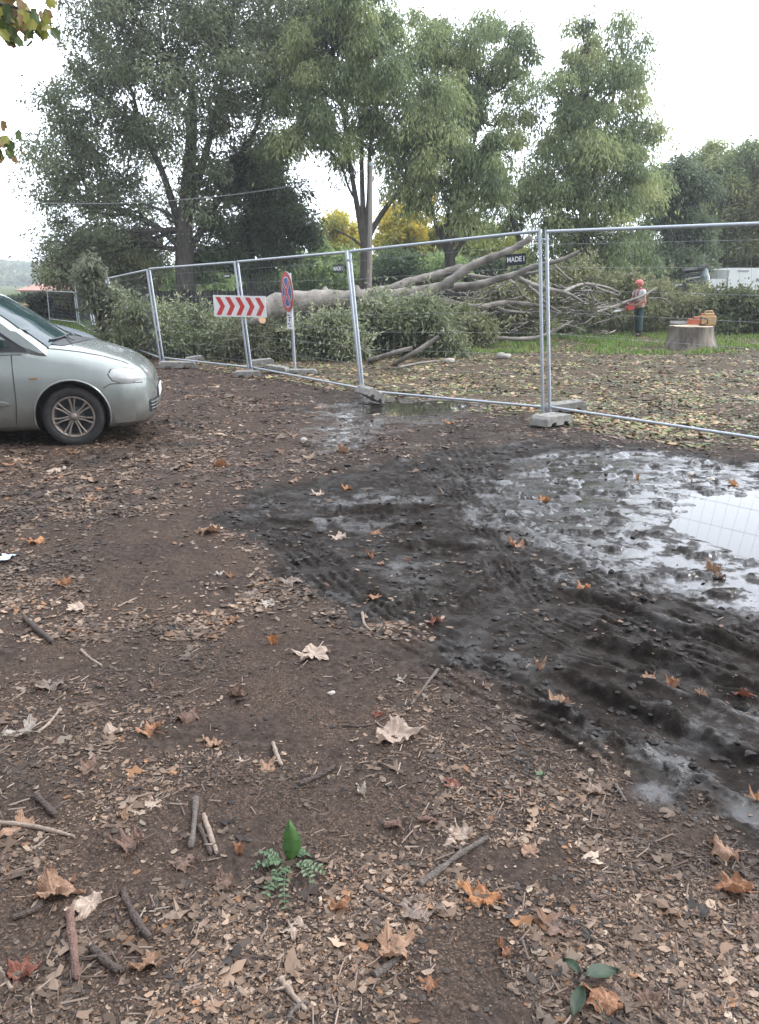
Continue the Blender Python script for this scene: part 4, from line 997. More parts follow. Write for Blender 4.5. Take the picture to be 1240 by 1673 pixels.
# ================================================================== CARS
def car(name, origin, yaw, paint, label, small=False):
    root = empty(name, origin, label, 'car'); 
    Rz = np.array(Matrix.Rotation(yaw, 3, 'Z')); O = np.array(origin, float)
    # local frame: x forward (bumper tip 0), y left, z up
    keys = np.array([ # x, w, zb, zs (shoulder), zc (centre), ws
        (0.00, .34, .36, .50, .56, .32), (-.02, .52, .27, .60, .66, .50), (-.06, .64, .215, .67, .725, .60), (-.12, .745, .185, .725, .795, .69), (-.20, .82, .17, .765, .855, .75), (-.32, .875, .165, .82, .92, .79), (-.50, .912, .16, .875, .985, .82),
        (-.72, .93, .16, .915, 1.045, .84), (-.95, .935, .16, .945, 1.085, .855), (-1.2, .935, .16, .965, 1.10, .875), (-1.45, .935, .16, .972, 1.0, .895), (-2.2, .937, .16, .98, 1.0, .90),
        (-3.2, .935, .16, .99, 1.0, .90), (-3.7, .92, .18, .99, 1.0, .88), (-3.95, .88, .24, .98, .99, .83), (-4.07, .80, .32, .95, .96, .74), (-4.10, .6, .40, .85, .86, .5)])
    def st(x): return [np.interp(x, keys[::-1, 0], keys[::-1, j]) for j in range(1, 6)]
    def sect(x):
        w_, zb, zs, zc, ws = st(x)
        h = zs-zb
        P_ = [(0, zb), (w_-.16, zb), (w_-.05, zb+.03), (w_-.012, zb+.10*h), (w_-.004, zb+.30*h), (w_, zb+.52*h), (w_-.004, zb+.70*h), (w_-.014, zb+.84*h), (w_-.040, zb+.945*h), (ws, zs+.004)]
        P_ += [(ws*.86, zs+(zc-zs)*.50), (ws*.66, zs+(zc-zs)*.74), (ws*.4, zs+(zc-zs)*.92), (0, zc)]
        return np.array(P_)
    xs = np.concatenate([np.linspace(0, -.03, 4), np.linspace(-.05, -.5, 14), np.linspace(-.58, -1.5, 14), np.linspace(-1.7, -3.6, 10), np.linspace(-3.75, -4.1, 8)])
    def body_y(x, z):
        s = sect(x); m = s[2:10]; zz = m[:, 1]
        return float(np.interp(z, zz, m[:, 0]))
    def top_z(x, y):
        s = sect(x)[9:]; return float(np.interp(abs(y), s[::-1, 0], s[::-1, 1]))
    def front_x(y, z):
        for x in np.linspace(0, -1.0, 300):
            s = sect(x)
            if s[0, 1] <= z <= s[9, 1] and np.interp(z, s[2:10, 1], s[2:10, 0]) >= abs(y): return x
        return -.5
    def W(V): return np.asarray(V) @ Rz.T+O
    V = []; m = None
    for x in xs:
        s = sect(x); ring = [(x, -y, z) for y, z in s]+[(x, y, z) for y, z in s[::-1][1:-1]]; m = len(ring); V += ring
    n = len(xs); F = [[i*m+k, i*m+(k+1) % m, (i+1)*m+(k+1) % m, (i+1)*m+k] for i in range(n-1) for k in range(m)]
    F += [list(range(m))[::-1], [(n-1)*m+k for k in range(m)]]
    mb = MB(); mb.add(W(V), F, 0, True)
    body = mb.build('body', [paint, BLACK], root)
    for p in body.data.polygons:
        if len(p.vertices) > 4: p.use_smooth = False
    WH = [(-.83, .312), (-3.50, .312)]
    cut = bpy.data.meshes.new('cut'); bm = bmesh.new()
    for x, z in WH:
        for s in (-1, 1):
            c = Vector(W([[x, s*.86, z+.01]])[0])-Vector(ORG[root.name])
            Mx = Matrix.Translation(c) @ Matrix.Rotation(yaw, 4, 'Z') @ Matrix.Rotation(math.pi/2, 4, 'X')
            bmesh.ops.create_cone(bm, cap_ends=True, segments=40, radius1=.365, radius2=.365, depth=.40, matrix=Mx)
    bmesh.ops.recalc_face_normals(bm, faces=bm.faces)
    bm.to_mesh(cut); bm.free(); cut.materials.append(BLACK); cut.materials.append(BLACK)
    co = bpy.data.objects.new('cut', cut); COL.objects.link(co); co.parent = root
    md = body.modifiers.new('b', 'BOOLEAN'); md.object = co; md.operation = 'DIFFERENCE'; md.solver = 'EXACT'; md.material_mode = 'TRANSFER'
    bpy.context.view_layer.update()
    me = bpy.data.meshes.new_from_object(body.evaluated_get(bpy.context.evaluated_depsgraph_get())); body.modifiers.clear(); body.data = me
    bpy.data.objects.remove(co)
    try: me.set_sharp_from_angle(angle=math.radians(40))
    except Exception: pass
    GL = bpy.data.materials.get('car_glass') or mat('car_glass', (.016, .034, .037), .06, 0, .42)
    TRIM = bpy.data.materials.get('car_trim') or mat('car_trim', (.02, .021, .023), .5)
    SEAM = bpy.data.materials.get('car_seam') or mat('car_seam', (.012, .014, .014), .8)
    # --- greenhouse
    zp = lambda x: float(np.interp(-x, [.62, .74, .86, 1.0, 1.25, 1.55, 1.80, 2.0, 2.3, 2.9, 3.5, 3.85, 4.0, 4.06], [.80, .95, 1.045, 1.14, 1.315, 1.50, 1.605, 1.645, 1.665, 1.67, 1.63, 1.52, 1.2, .97]))
    side = lambda z: .893-.30*max(0, z-.97)**1.05-.16*max(0, z-1.45)-.5*max(0, .965-z)
    gx = np.concatenate([np.linspace(-.74, -2.0, 26), np.linspace(-2.15, -3.5, 8), np.linspace(-3.6, -4.06, 8)]); ss = np.linspace(-1, 1, 25)
    def gz(x, s): 
        z = zp(x+.30*s*s*max(0, min(1, (x+2.3)/1.4))); z -= .05*abs(s)**4*(1 if z > 1.2 else .3); return z if x > -1.5 else max(.93, z)
    V = []
    for x in gx:
        for s in ss: z = gz(x, s); V.append((x, s*side(z), z))
    mb = MB(); mb.grid(W(V), len(gx), len(ss), 0, True)
    for s in (-1, 1):
        V2 = []
        for x in gx:
            z = gz(x, s); 
            for f in (0, .5, 1): zz = z*(1-f)+min(z, .93)*f; V2.append((x, s*side(zz), zz))
        mb.grid(W(V2), len(gx), 3, 0, False, flip=(s > 0))
    mb.build('roof', paint, root)
    # windscreen
    V = []; wx = np.linspace(-.80, -1.70, 22); sw = np.linspace(-.86, .86, 21)
    for x in wx:
        for s in sw:
            xx = x-.30*s*s; z = gz(xx, s); V.append((xx+.006, s*side(z), z+.007))
    mb = MB(); mb.grid(W(V), len(wx), len(sw)); mb.build('windscreen', GL, root)
    for s in (-1, 1):      # side windows: black surround, glass, pillars
        def quad(pts, off, m_, nm):
            mb = MB(); q = np.array([(x, s*(side(z)+off), z) for x, z in pts]); f = list(range(len(q)))
            mb.add(W(q), [f if s < 0 else f[::-1]]); return mb.build(nm, m_, root)
        o = quad([(-1.20, .985), (-1.245, 1.03), (-1.62, 1.30), (-1.90, 1.475), (-2.1, 1.51), (-3.45, 1.50), (-3.75, 1.38), (-3.85, 1.0)][::-1], .004, TRIM, 'window_surround')
        quad([(-1.36, 1.03), (-1.50, 1.15), (-1.53, 1.12), (-1.54, 1.03)][::-1], .009, GL, 'quarter_window')
        quad([(-1.60, 1.03), (-1.60, 1.245), (-1.70, 1.33), (-2.0, 1.46), (-2.42, 1.48), (-2.44, 1.03)][::-1], .009, GL, 'door_window')
        quad([(-2.54, 1.03), (-2.54, 1.48), (-3.2, 1.475), (-3.35, 1.03)][::-1], .009, GL, 'door_window')
        # door mirror
        mb = MB(); mb.ball((-1.55, s*1.02, 1.12), (.10, .13, .10), 8); mb.tube([(-1.50, s*.88, 1.06), (-1.53, s*.98, 1.08)], .035, 8); mb.V = [W(v) for v in mb.V]; mb.build('door_mirror', TRIM, root)
        # seams
        def seam(pts, r=.0045):
            mb = MB(); q = [(x, s*(body_y(x, z)+.0005), z) for x, z in pts]; mb.tube(W(q), r, 5, cap=False); return mb
        dz = np.linspace(.19, .95, 12); seam([(-1.385+(.03 if z > .5 else .03-.10*(.5-z)), z) for z in dz]).build('door_seam', SEAM, root)
        seam([(-2.48, z) for z in dz]).build('door_seam', SEAM, root)
        seam([(x, .225) for x in np.linspace(-1.36, -2.46, 10)], .004).build('sill_seam', SEAM, root)
        seam([(x, .955) for x in np.linspace(-1.26, -3.6, 12)], .005).build('waist_seal', TRIM, root)
        seam([(-.51, .60), (-.44, .640), (-.36, .642), (-.2, .640), (-.12, .635)], .004).build('bumper_seam', SEAM, root)
        # moulding on the door, side repeater
        mb = MB(); q = [(-1.42, .47), (-1.46, .488), (-1.52, .495), (-2.4, .498), (-2.43, .47), (-2.4, .445), (-1.52, .447), (-1.46, .455)]
        q1 = [(x, s*(body_y(x, z)+.016), z) for x, z in q]; q0 = [(x, s*(body_y(x, z)-.004), z+(z-.47)*.4) for x, z in q]; k = len(q)
        mb.add(W(q1+q0), [list(range(k))]+[[i, (i+1) % k, k+(i+1) % k, k+i] for i in range(k)], 0, False); mb.build('side_moulding', paint, root)
        mb = MB(); mb.box((0, 0, 0), (.075, .010, .022), 0, bev=.004); mb.V = [W(mb.V[0]+[-1.17, s*(body_y(-1.17, .72)+.003), .72])]; mb.build('side_repeater', mat('amber_lens', (.25, .16, .08), .3), root)
        # headlight
        out = [(-.45, .735), (-.42, .785), (-.31, .80), (-.20, .775), (-.135, .715), (-.105, .655), (-.22, .638), (-.33, .642), (-.41, .675)]
        cx, cz = -.26, .71; rings = [1.0, .85, .55, .25]
        def hl(off, dome, sc0=1.0):
            V = []
            for rr in rings:
                for (x, z) in out:
                    X = cx+(x-cx)*rr*sc0; Z = cz+(z-cz)*rr*sc0; V.append((X+off*.6, s*(body_y(X, Z)+off+dome*(1-rr*rr)), Z))
            k = len(out); F = [[i*k+j, i*k+(j+1) % k, (i+1)*k+(j+1) % k, (i+1)*k+j] for i in range(3) for j in range(k)]+[[3*k+j for j in range(k)]]
            return V, F
        V, F = hl(.002, .002, 1.05); mb = MB(); mb.add(W(V), F, 0, False); h = mb.build('headlight', SEAM, root)
        V, F = hl(.006, .022); mb = MB(); mb.add(W(V), F, 0, True); mb.build('lens', bpy.data.materials.get('headlight_lens') or noisy('headlight_lens', (.36, .37, .36), (.56, .57, .55), 9, (.05, .12), .25), h)
        # bonnet edge line
        mb = MB(); q = [(x, s*(st(x)[4]*.9), top_z(x, st(x)[4]*.9)+.001) for x in np.linspace(-.25, -1.12, 16)]; mb.tube(W(q), .0045, 5, cap=False); mb.build('bonnet_seam', SEAM, root)
        # arch lip
        mb = MB(); q = []
        for a in np.linspace(math.radians(-12), math.radians(192), 26):
            for (wx0, wz0) in WH[:1]:
                x = wx0+.372*math.cos(a); z = wz0+.01+.372*math.sin(a); z = max(z, .2); q.append((x, s*(body_y(x, z)-.002), z))
        mb.tube(W(q), .011, 6, cap=False); mb.build('arch_lip', paint, root)
    # cowl
    V = []
    for x in (-.70, -.76, -.82, -.88):
        for s in np.linspace(-.84, .84, 15):
            xx = x-.27*s*s; y = s*.80; V.append((xx, y, max(top_z(xx, y), 0)+.006+(.0 if x > -.8 else .004)))
    mb = MB(); mb.grid(W(V), 4, 15); mb.build('cowl', TRIM, root)
    for k, (y0, y1) in enumerate(((-.62, -.04), (.02, .62))):
        mb = MB(); pts = []
        for t in np.linspace(0, 1, 6):
            y = y0+(y1-y0)*t; s = y/.85; xx = -.86-.05*t-.30*s*s; pts.append((xx, y, gz(xx, s)+.03))
        mb.tube(W(pts), .011, 6); mb.tube(W([(-.80, y0+.1, top_z(-.8, .3)+.02), pts[3]]), .008, 5); mb.build('wiper', TRIM, root)
    # front: grille, lower intake, badge-less number plate
    def fpatch(y0, y1, z0, z1, off, m_, nm, par=root, ny=9, nz=5, taper=0):
        V = []
        for y in np.linspace(y0, y1, ny):
            for z in np.linspace(z0, z1, nz): V.append((front_x(y, z)+off, y*(1-taper*abs(z-z1)), z))
        mb = MB(); mb.grid(W(V), ny, nz, flip=False); return mb.build(nm, m_, par)
    CHR = bpy.data.materials.get('chrome_trim') or mat('chrome_trim', (.55, .57, .58), .2, .9)
    g = fpatch(-.36, .36, .545, .655, .006, TRIM, 'grille')
    for z in (.57, .60, .63): 
        mb = MB(); mb.tube(W([(front_x(y, z)+.010, y, z) for y in np.linspace(-.35, .35, 11)]), .006, 5); mb.build('grille_bar', CHR, g)
    lo = fpatch(-.66, .66, .305, .435, .005, TRIM, 'lower_intake', ny=19)
    for z in (.335, .37, .405):
        mb = MB(); mb.tube(W([(front_x(y, z)+.012, y, z) for y in np.linspace(-.65, .65, 21)]), .010, 6); mb.build('intake_slat', paint, lo)
    mb = MB(); mb.box((0, 0, 0), (.012, .52, .11), bev=.003); mb.V = [W(mb.V[0]+[.022, 0, .48])]; mb.build('number_plate', mat('plate_white', (.7, .7, .7), .4), root)
    # wheels
    TY = bpy.data.materials.get('tyre') or noisy('tyre', (.012, .012, .012), (.035, .032, .03), 20, (.7, .9), bump=.3)
    RM = bpy.data.materials.get('alloy') or noisy('alloy', (.15, .125, .105), (.25, .215, .185), 12, (.4, .6), .35)
    for x, z in WH:
        for s in (-1, 1):
            r = .31; c = W([[x, s*.80, r]])[0]
            Ry = Rz @ np.diag([1, s, 1])
            def put(mb, nm, m_, par): mb.V = [v @ Ry.T+c for v in mb.V]; return mb.build(nm, m_, par)
            wheel = empty('wheel', c); wheel.parent = root; wheel.location = tuple(c-ORG[root.name])
            mb = MB(); mb.lathe([(.208, -.09), (.25, -.105), (.29, -.10), (.306, -.08), (.31, -.04), (.31, .04), (.306, .08), (.29, .10), (.25, .105), (.212, .092), (.205, .06)], (0, 0, 0), 'y', 48); put(mb, 'tyre', TY, wheel)
            mb = MB(); mb.lathe([(.205, .06), (.214, .094), (.206, .098), (.192, .082), (.186, .03), (.18, -.08)], (0, 0, 0), 'y', 48)
            mb.lathe([(.001, .086), (.028, .086), (.034, .078), (.055, .068), (.06, .03)], (0, 0, 0), 'y', 24)
            for k in range(7):
                a = 2*math.pi*k/7+math.pi/2
                for d in (-.15, .15):
                    p0 = (.045*math.cos(a+d*1.6), .066, .045*math.sin(a+d*1.6)); p1 = (.12*math.cos(a+d*.75), .074, .12*math.sin(a+d*.75)); p2 = (.197*math.cos(a+d*.95), .082, .197*math.sin(a+d*.95))
                    mb.tube([p0, p1, p2], [.013, .010, .013], 6)
            put(mb, 'rim', RM, wheel)
            mb = MB(); mb.lathe([(.001, .0), (.188, .0)], (0, 0, 0), 'y', 32); mb.lathe([(.001, .045), (.11, .045), (.115, .02)], (0, 0, 0), 'y', 32); put(mb, 'brake_disc', TRIM, wheel)
    return root
PAINT = noisy('silver_green_paint', (.255, .278, .262), (.29, .312, .295), 3, (.18, .28), .55, 0)
def dusty(m):
    t = m.node_tree; b = t.nodes['Principled BSDF']; b.inputs['Coat Weight'].default_value = .5; b.inputs['Coat Roughness'].default_value = .08
    # road dirt rising from the sill
    g = t.nodes.new('ShaderNodeTexCoord'); sx = t.nodes.new('ShaderNodeSeparateXYZ'); t.links.new(g.outputs['Object'], sx.inputs[0])
    n = t.nodes.new('ShaderNodeTexNoise'); n.inputs['Scale'].default_value = 4; n.inputs['Detail'].default_value = 6; t.links.new(g.outputs['Object'], n.inputs['Vector'])
    a = t.nodes.new('ShaderNodeMath'); a.operation = 'MULTIPLY_ADD'; a.inputs[1].default_value = -.5; t.links.new(n.outputs[0], a.inputs[0]); t.links.new(sx.outputs[2], a.inputs[2])
    r = t.nodes.new('ShaderNodeMapRange'); r.inputs['From Min'].default_value = .32; r.inputs['From Max'].default_value = -.08; r.inputs['To Max'].default_value = .75; t.links.new(a.outputs[0], r.inputs[0])
    mx_ = t.nodes.new('ShaderNodeMixRGB'); old = b.inputs['Base Color'].links[0].from_socket; t.links.new(old, mx_.inputs[1]); mx_.inputs[2].default_value = (.12, .095, .075, 1)
    t.links.new(r.outputs[0], mx_.inputs[0]); t.links.new(mx_.outputs[0], b.inputs['Base Color'])
dusty(PAINT)
YAW = math.radians(13)
wc = G(125, 729)                                  # front wheel touches the ground here
off = np.array(Matrix.Rotation(YAW, 3, 'Z')) @ np.array([-.83, -.90, 0])
car('people_carrier', (wc[0]-off[0], wc[1]-off[1], -.004), YAW, PAINT, 'pale silver green people carrier parked at the left edge')
PAINT2 = noisy('blue_grey_paint', (.20, .23, .27), (.24, .27, .31), 3, (.2, .3), .4, 0)
p2 = P(88, 520, 12.4)
car('parked_car', (p2[0]+.72, 12.4, -.004), math.radians(12), PAINT2, 'blue grey car mostly hidden behind the silver green one')
# ================================================================== TREES
BARK = noisy('tree_bark', (.055, .047, .04), (.13, .115, .10), 6, (.8, .95), bump=.8, stretch=(1, 1, .3), bdist=.03)
SMOOTHBARK = noisy('felled_bark', (.10, .088, .076), (.30, .27, .235), 2.6, (.7, .9), bump=.6, bdist=.02, bscale=14)
CUTW = noisy('cut_wood', (.50, .38, .24), (.62, .48, .32), 6, (.7, .8))
FOL = leafmat('tree_foliage', .42, .5)
BRUSHL = leafmat('felled_foliage', .32, .5)
def leaves(mb, C, D, L, Wd, col, r):
    """diamond leaves: base C, direction D, length L, width Wd, colour per leaf"""
    n = len(C); D = D/(np.linalg.norm(D, axis=1)[:, None]+1e-9)
    Rv = r.normal(size=(n, 3)); S = np.cross(D, Rv); S /= np.linalg.norm(S, axis=1)[:, None]+1e-9
    L = L[:, None]; Wd = Wd[:, None]
    bend = np.cross(S, D)*L*.12
    V = np.stack([C, C+D*L*.45+S*Wd*.5+bend, C+D*L, C+D*L*.45-S*Wd*.5+bend], 1).reshape(-1, 3)
    mb.add(V, np.arange(4*n).reshape(-1, 4), 0, False, np.repeat(col, 4, 0))
def unit(r, n):
    v = r.normal(size=(n, 3)); return v/np.linalg.norm(v, axis=1)[:, None]
def crown_points(blobs, n, r, csz=.75, droop=.8, flat=.75, dens=5.5, stray=0.0):
    """blobs: world centre, radius, weight. Sub-clumps on and inside each, leaves round each sub-clump"""
    vol = np.array([b[1]**2*b[2] for b in blobs]); vol = vol/vol.sum(); C = []; D = []; K = []; subs = []
    for i, (c, R, wt) in enumerate(blobs):
        m = max(6, int(dens*(R/csz)**1.9)); u = unit(r, m); u[:, 2] = np.where(u[:, 2] < -.55, -u[:, 2], u[:, 2])
        rad = R*np.where(r.random(m) < .62, .80+.22*r.random(m), .25+.55*r.random(m))
        sc = c+u*rad[:, None]; subs.append((c, sc))
        k = max(1, int(n*vol[i])); w_ = r.random(m)**1.3+.12; w_ /= w_.sum(); j = r.choice(m, k, p=w_)
        q = unit(r, k)*(csz*(.45+.6*r.random(m)[j])*r.random(k)**.45)[:, None]
        q[:, 2] *= flat; dd = q.copy()
        hang = (np.hypot(q[:, 0], q[:, 1])/csz)**2*droop*.5*csz; q[:, 2] -= hang
        if stray > 0:
            q = q*np.where(r.random(k) < stray, 1.2+1.6*r.random(k), 1)[:, None]
        C.append(sc[j]+q); dn = dd/(np.linalg.norm(dd, axis=1)[:, None]+.01)
        dn = dn*.7+r.normal(size=(k, 3))*.45; dn[:, 2] -= droop; D.append(dn); K.append(np.column_stack([j+i*1000]))
    return np.concatenate(C), np.concatenate(D), np.concatenate(K).ravel(), subs
def build_tree(name, label, trunk, blobs, n, pal, seed, Y0, leafL=.16, leafW=.05, csz=.75, droop=.8, trunk_r=.3, cat='tree', extra=(), limbs=True, group=None, dy=1.6, bark=None, lmat=None, leader=True):
    """trunk: photo pixels from the foot up; blobs (px, py, r px, depth offset m, weight)"""
    r = np.random.default_rng(seed)
    tp = np.array([P(a, b, Y0) for a, b in trunk]); tp[0][2] = -.1; tp = smooth_line3(tp, 2)
    root = empty(name, (tp[0][0], tp[0][1], 0), label, cat, group)
    B = []
    for b in blobs:
        px, py, rp = b[:3]; d = b[3] if len(b) > 3 else r.uniform(-dy, dy); wt = b[4] if len(b) > 4 else 1
        B.append((P(px, py, Y0+d), rp*1.13*Y0/1300, wt))
    C, D, K, subs = crown_points(B, n, r, csz*1.12, droop, stray=.06)
    rnd = {}; N = len(C)
    kk = (K*7919 % 997)/997.0; kk2 = (K*104729 % 991)/991.0
    pal = np.array(pal); t = np.clip(kk*.75+.25*r.random(N)+(.10*r.normal(size=N)), 0, 1)*(len(pal)-1)
    i0 = np.floor(t).astype(int).clip(0, len(pal)-2); f = (t-i0)[:, None]; col = pal[i0]*(1-f)+pal[i0+1]*f
    col = col*(.75+.5*r.random((N, 1)))*(.85+.3*kk2[:, None])
    mb = MB(); leaves(mb, C, D, leafL*(.6+.9*r.random(N)), leafW*(.8+.7*r.random(N)), col, r)
    mb.build('crown', lmat or FOL, root, colors=True)
    tb = MB(); m = len(tp); rad = trunk_r*np.linspace(1, .35, m); rad[0] *= 1.35; rad[1] *= 1.12
    tb.tube(tp, rad, 12)
    for e in extra:                                    # stems and limbs measured in the photo
        pts, r0, r1 = e[:3]; q = smooth_line3(np.array([P(a, b, Y0+(e[3] if len(e) > 3 else 0)*k/max(1, len(pts)-1)) for k, (a, b) in enumerate(pts)]), 2)
        tb.tube(q, np.linspace(r0, r1, len(q)), 8)
        tp = np.concatenate([tp, q])
    if limbs:
        hi = tp[int(m*.45):]
        for c, sc in subs:
            lower = hi[hi[:, 2] < c[2]-.3]; src = lower if len(lower) else hi[:1]
            a = src[np.argmin(np.linalg.norm(src-c, axis=1)+.25*np.abs(r.normal(size=len(src))))]
            mid = a*.45+c*.55+r.normal(size=3)*.25; mid[2] += np.linalg.norm(c-a)*.06
            Ln = np.linalg.norm(c-a); q = smooth_line3(np.array([a, a*.7+mid*.3+r.normal(size=3)*.12, mid, c]), 2)
            r0 = min(trunk_r*.42, .028+Ln*.022); tb.tube(q, np.linspace(r0, .022, len(q)), 6, cap=False)
            for s_ in sc[r.permutation(len(sc))[:min(len(sc), 26)]]:
                b0 = q[r.integers(len(q)//3, len(q))]; mm = (b0+s_)/2+r.normal(size=3)*.12+[0, 0, .1]
                tb.tube(smooth_line3(np.array([b0, mm, s_]), 1), np.linspace(.022, .007, 4 if False else len(smooth_line3(np.array([b0, mm, s_]), 1))), 4, cap=False)
    tb.build('trunk', bark or BARK, root)
    return root
def smooth_line3(p, k):
    p = np.asarray(p, float)
    for _ in range(k):
        q = [p[0]]
        for i in range(len(p)-1): q += [p[i]*.75+p[i+1]*.25, p[i]*.25+p[i+1]*.75]
        q.append(p[-1]); p = np.array(q)
    return p
GREY = [(.105, .13, .072), (.165, .195, .108), (.235, .27, .155), (.33, .36, .215)]
WILL = [(.095, .135, .065), (.17, .22, .105), (.25, .31, .145), (.35, .40, .18), (.46, .47, .22)]
DARK = [(.09, .12, .07), (.14, .18, .10), (.20, .25, .145)]
YEL = [(.30, .34, .08), (.50, .46, .09), (.68, .52, .07), (.42, .46, .12)]
LITE = [(.18, .26, .10), (.28, .38, .15), (.40, .47, .20)]
BRN = [(.09, .085, .035), (.14, .125, .045), (.12, .14, .06)]

build_tree('tree', 'huge dark grey green tree filling the upper left above the leaning branch', [(304, 497), (302, 440), (300, 380), (304, 330), (312, 250), (315, 150)],
    [(300, -50, 120), (420, -30, 80), (200, 10, 80), (175, 90, 62), (260, 90, 95), (360, 60, 90), (440, 70, 62), (150, 180, 55), (230, 200, 85), (330, 170, 95), (420, 160, 75), (470, 110, 50), (480, 40, 45), (240, -100, 80), (380, -100, 80), (475, 165, 40), (500, 90, 34),
     (105, 215, 52), (75, 290, 40), (70, 330, 32), (120, 290, 58), (160, 340, 62), (210, 290, 75, None or 1.2), (390, 250, 75), (455, 220, 45), (470, 255, 28), (270, 350, 40, 1.5, .6), (100, 395, 36), (140, 420, 40), (200, 390, 55), (90, 430, 24), (250, 420, 42), (330, 320, 45, -1), (345, 380, 45, 1)],
    120000, GREY, 1, 33, leafL=.15, leafW=.058, csz=.8, droop=.55, trunk_r=.46,
    extra=[([(302, 400), (285, 340), (262, 270), (225, 200)], .2, .07), ([(303, 370), (325, 290), (350, 200), (365, 120)], .2, .07), ([(300, 410), (260, 370), (200, 345), (140, 330)], .15, .05), ([(302, 390), (282, 352), (262, 342), (225, 330)], .10, .04, -1), ([(310, 330), (318, 260), (300, 180)], .14, .05), ([(304, 420), (350, 340), (410, 240), (445, 120)], .16, .05, 1)])
build_tree('tree', 'lower dark round tree standing just right of the huge one, behind the no stopping sign', [(413, 492), (412, 440), (408, 390), (404, 350)],
    [(380, 330, 50), (430, 320, 45), (455, 350, 42), (480, 385, 34), (440, 395, 42), (400, 400, 36), (370, 420, 36), (345, 440, 30), (465, 420, 22), (425, 435, 24), (410, 300, 40), (500, 380, 16)],
    42000, DARK, 2, 35, leafL=.16, leafW=.07, csz=.7, droop=.5, trunk_r=.24, extra=[([(413, 450), (430, 420), (445, 380)], .09, .03), ([(412, 460), (395, 430), (375, 400)], .09, .03)])
build_tree('tree', 'brownish bushy tree under the lowest left boughs of the huge tree', [(150, 500), (150, 450), (155, 420)],
    [(115, 440, 36), (160, 430, 38), (205, 440, 34), (130, 410, 26), (180, 400, 30), (240, 440, 30), (95, 455, 22), (150, 470, 30)], 22000, BRN, 22, 37, leafL=.15, leafW=.07, csz=.7, droop=.4, trunk_r=.14)
build_tree('tree', 'slender drooping tree with several upright stems beside the pale utility pole', [(597, 490), (597, 440), (596, 400), (593, 370)],
    [(555, 10, 50), (600, 40, 45), (530, 60, 45), (575, 90, 55), (620, 90, 36), (500, 130, 45), (550, 160, 50), (600, 160, 45), (640, 160, 36), (500, 200, 40), (475, 240, 26), (540, 215, 36), (585, 230, 36), (625, 230, 36), (648, 265, 28), (570, 270, 22, 0, .4), (520, 20, 36), (495, 75, 32)],
    50000, WILL, 3, 31, leafL=.17, leafW=.045, csz=.7, droop=1.3, trunk_r=.27, dy=1.4,
    extra=[([(596, 405), (584, 340), (572, 270), (560, 180), (545, 90)], .13, .03), ([(595, 395), (592, 320), (590, 230), (600, 100)], .13, .03), ([(596, 390), (604, 320), (602, 240), (625, 130)], .12, .03),
           ([(598, 395), (622, 350), (655, 308), (672, 285)], .12, .05), ([(594, 405), (575, 388), (546, 375)], .06, .02), ([(584, 330), (570, 310), (555, 260)], .06, .02)])
build_tree('tree', 'broad drooping tree with a tall rounded top right of the utility pole', [(735, 480), (736, 430), (733, 405), (720, 370)],
    [(690, 70, 36), (735, 65, 40), (780, 60, 34), (830, 75, 34), (665, 120, 36), (715, 130, 50), (775, 120, 45), (830, 130, 36), (735, 190, 48), (790, 180, 44), (845, 190, 34), (700, 200, 50, -2.5, 1.4), (690, 260, 52, -2.5, 1.4), (745, 250, 55, -2.5, 1.4), (790, 290, 42, -2.5, 1.3),
     (740, 320, 50, -2), (690, 320, 40, -2), (810, 330, 28, -2), (835, 260, 36), (850, 320, 32), (780, 360, 34), (845, 370, 26), (660, 230, 30, -2)],
    62000, WILL, 4, 33, leafL=.17, leafW=.045, csz=.75, droop=1.4, trunk_r=.3, dy=1.2,
    extra=[([(736, 425), (752, 400), (775, 370)], .13, .05), ([(733, 415), (715, 380), (700, 320)], .14, .05), ([(734, 405), (760, 300), (790, 160)], .14, .03), ([(850, 395), (830, 340), (815, 280)], .10, .04)])
build_tree('tree', 'tall ragged tree with two pointed tops behind the tall near fence posts', [(950, 520), (955, 440), (955, 380), (950, 300), (945, 200)],
    [(955, 60, 24), (948, 95, 30), (1005, 60, 24), (1025, 95, 28), (975, 115, 32), (925, 125, 28), (1045, 120, 22), (1000, 150, 36), (920, 175, 36), (960, 170, 36), (1040, 190, 34), (1068, 215, 20), (930, 230, 46, -1), (980, 220, 42, -1), (1030, 250, 40), (900, 270, 36), (945, 290, 52, -2, 1.3), (1000, 300, 48, -2, 1.2), (1045, 300, 32),
     (895, 330, 36), (925, 360, 46, -2), (985, 370, 50, -2), (1040, 360, 36), (905, 410, 36), (955, 425, 44), (1010, 420, 42), (1050, 410, 28), (875, 300, 26)],
    64000, WILL, 5, 34, leafL=.17, leafW=.045, csz=.72, droop=1.3, trunk_r=.3, dy=1.2,
    extra=[([(950, 300), (948, 200), (955, 80)], .12, .03), ([(952, 320), (990, 220), (1015, 90)], .12, .03), ([(955, 380), (1000, 300), (1045, 220)], .1, .03)])
build_tree('tree', 'dark dense tree behind the worker, next to the ragged tall one', [(1100, 490), (1100, 420), (1098, 350)],
    [(1090, 300, 30), (1110, 290, 22), (1080, 340, 36), (1120, 335, 34), (1095, 385, 42), (1130, 400, 34), (1070, 420, 36), (1105, 440, 34), (1145, 430, 28), (1060, 455, 26)],
    36000, DARK, 6, 40, leafL=.2, leafW=.085, csz=.8, droop=.6, trunk_r=.25)
build_tree('tree', 'pale feathery tree at the right, behind the grey crane', [(1180, 490), (1180, 400), (1175, 330)],
    [(1175, 255, 20), (1150, 275, 20), (1200, 265, 18), (1225, 255, 16), (1165, 310, 34), (1205, 310, 34), (1140, 340, 26), (1185, 360, 42), (1160, 410, 36), (1230, 300, 22)],
    34000, WILL, 7, 46, leafL=.22, leafW=.07, csz=.9, droop=.9, trunk_r=.22)
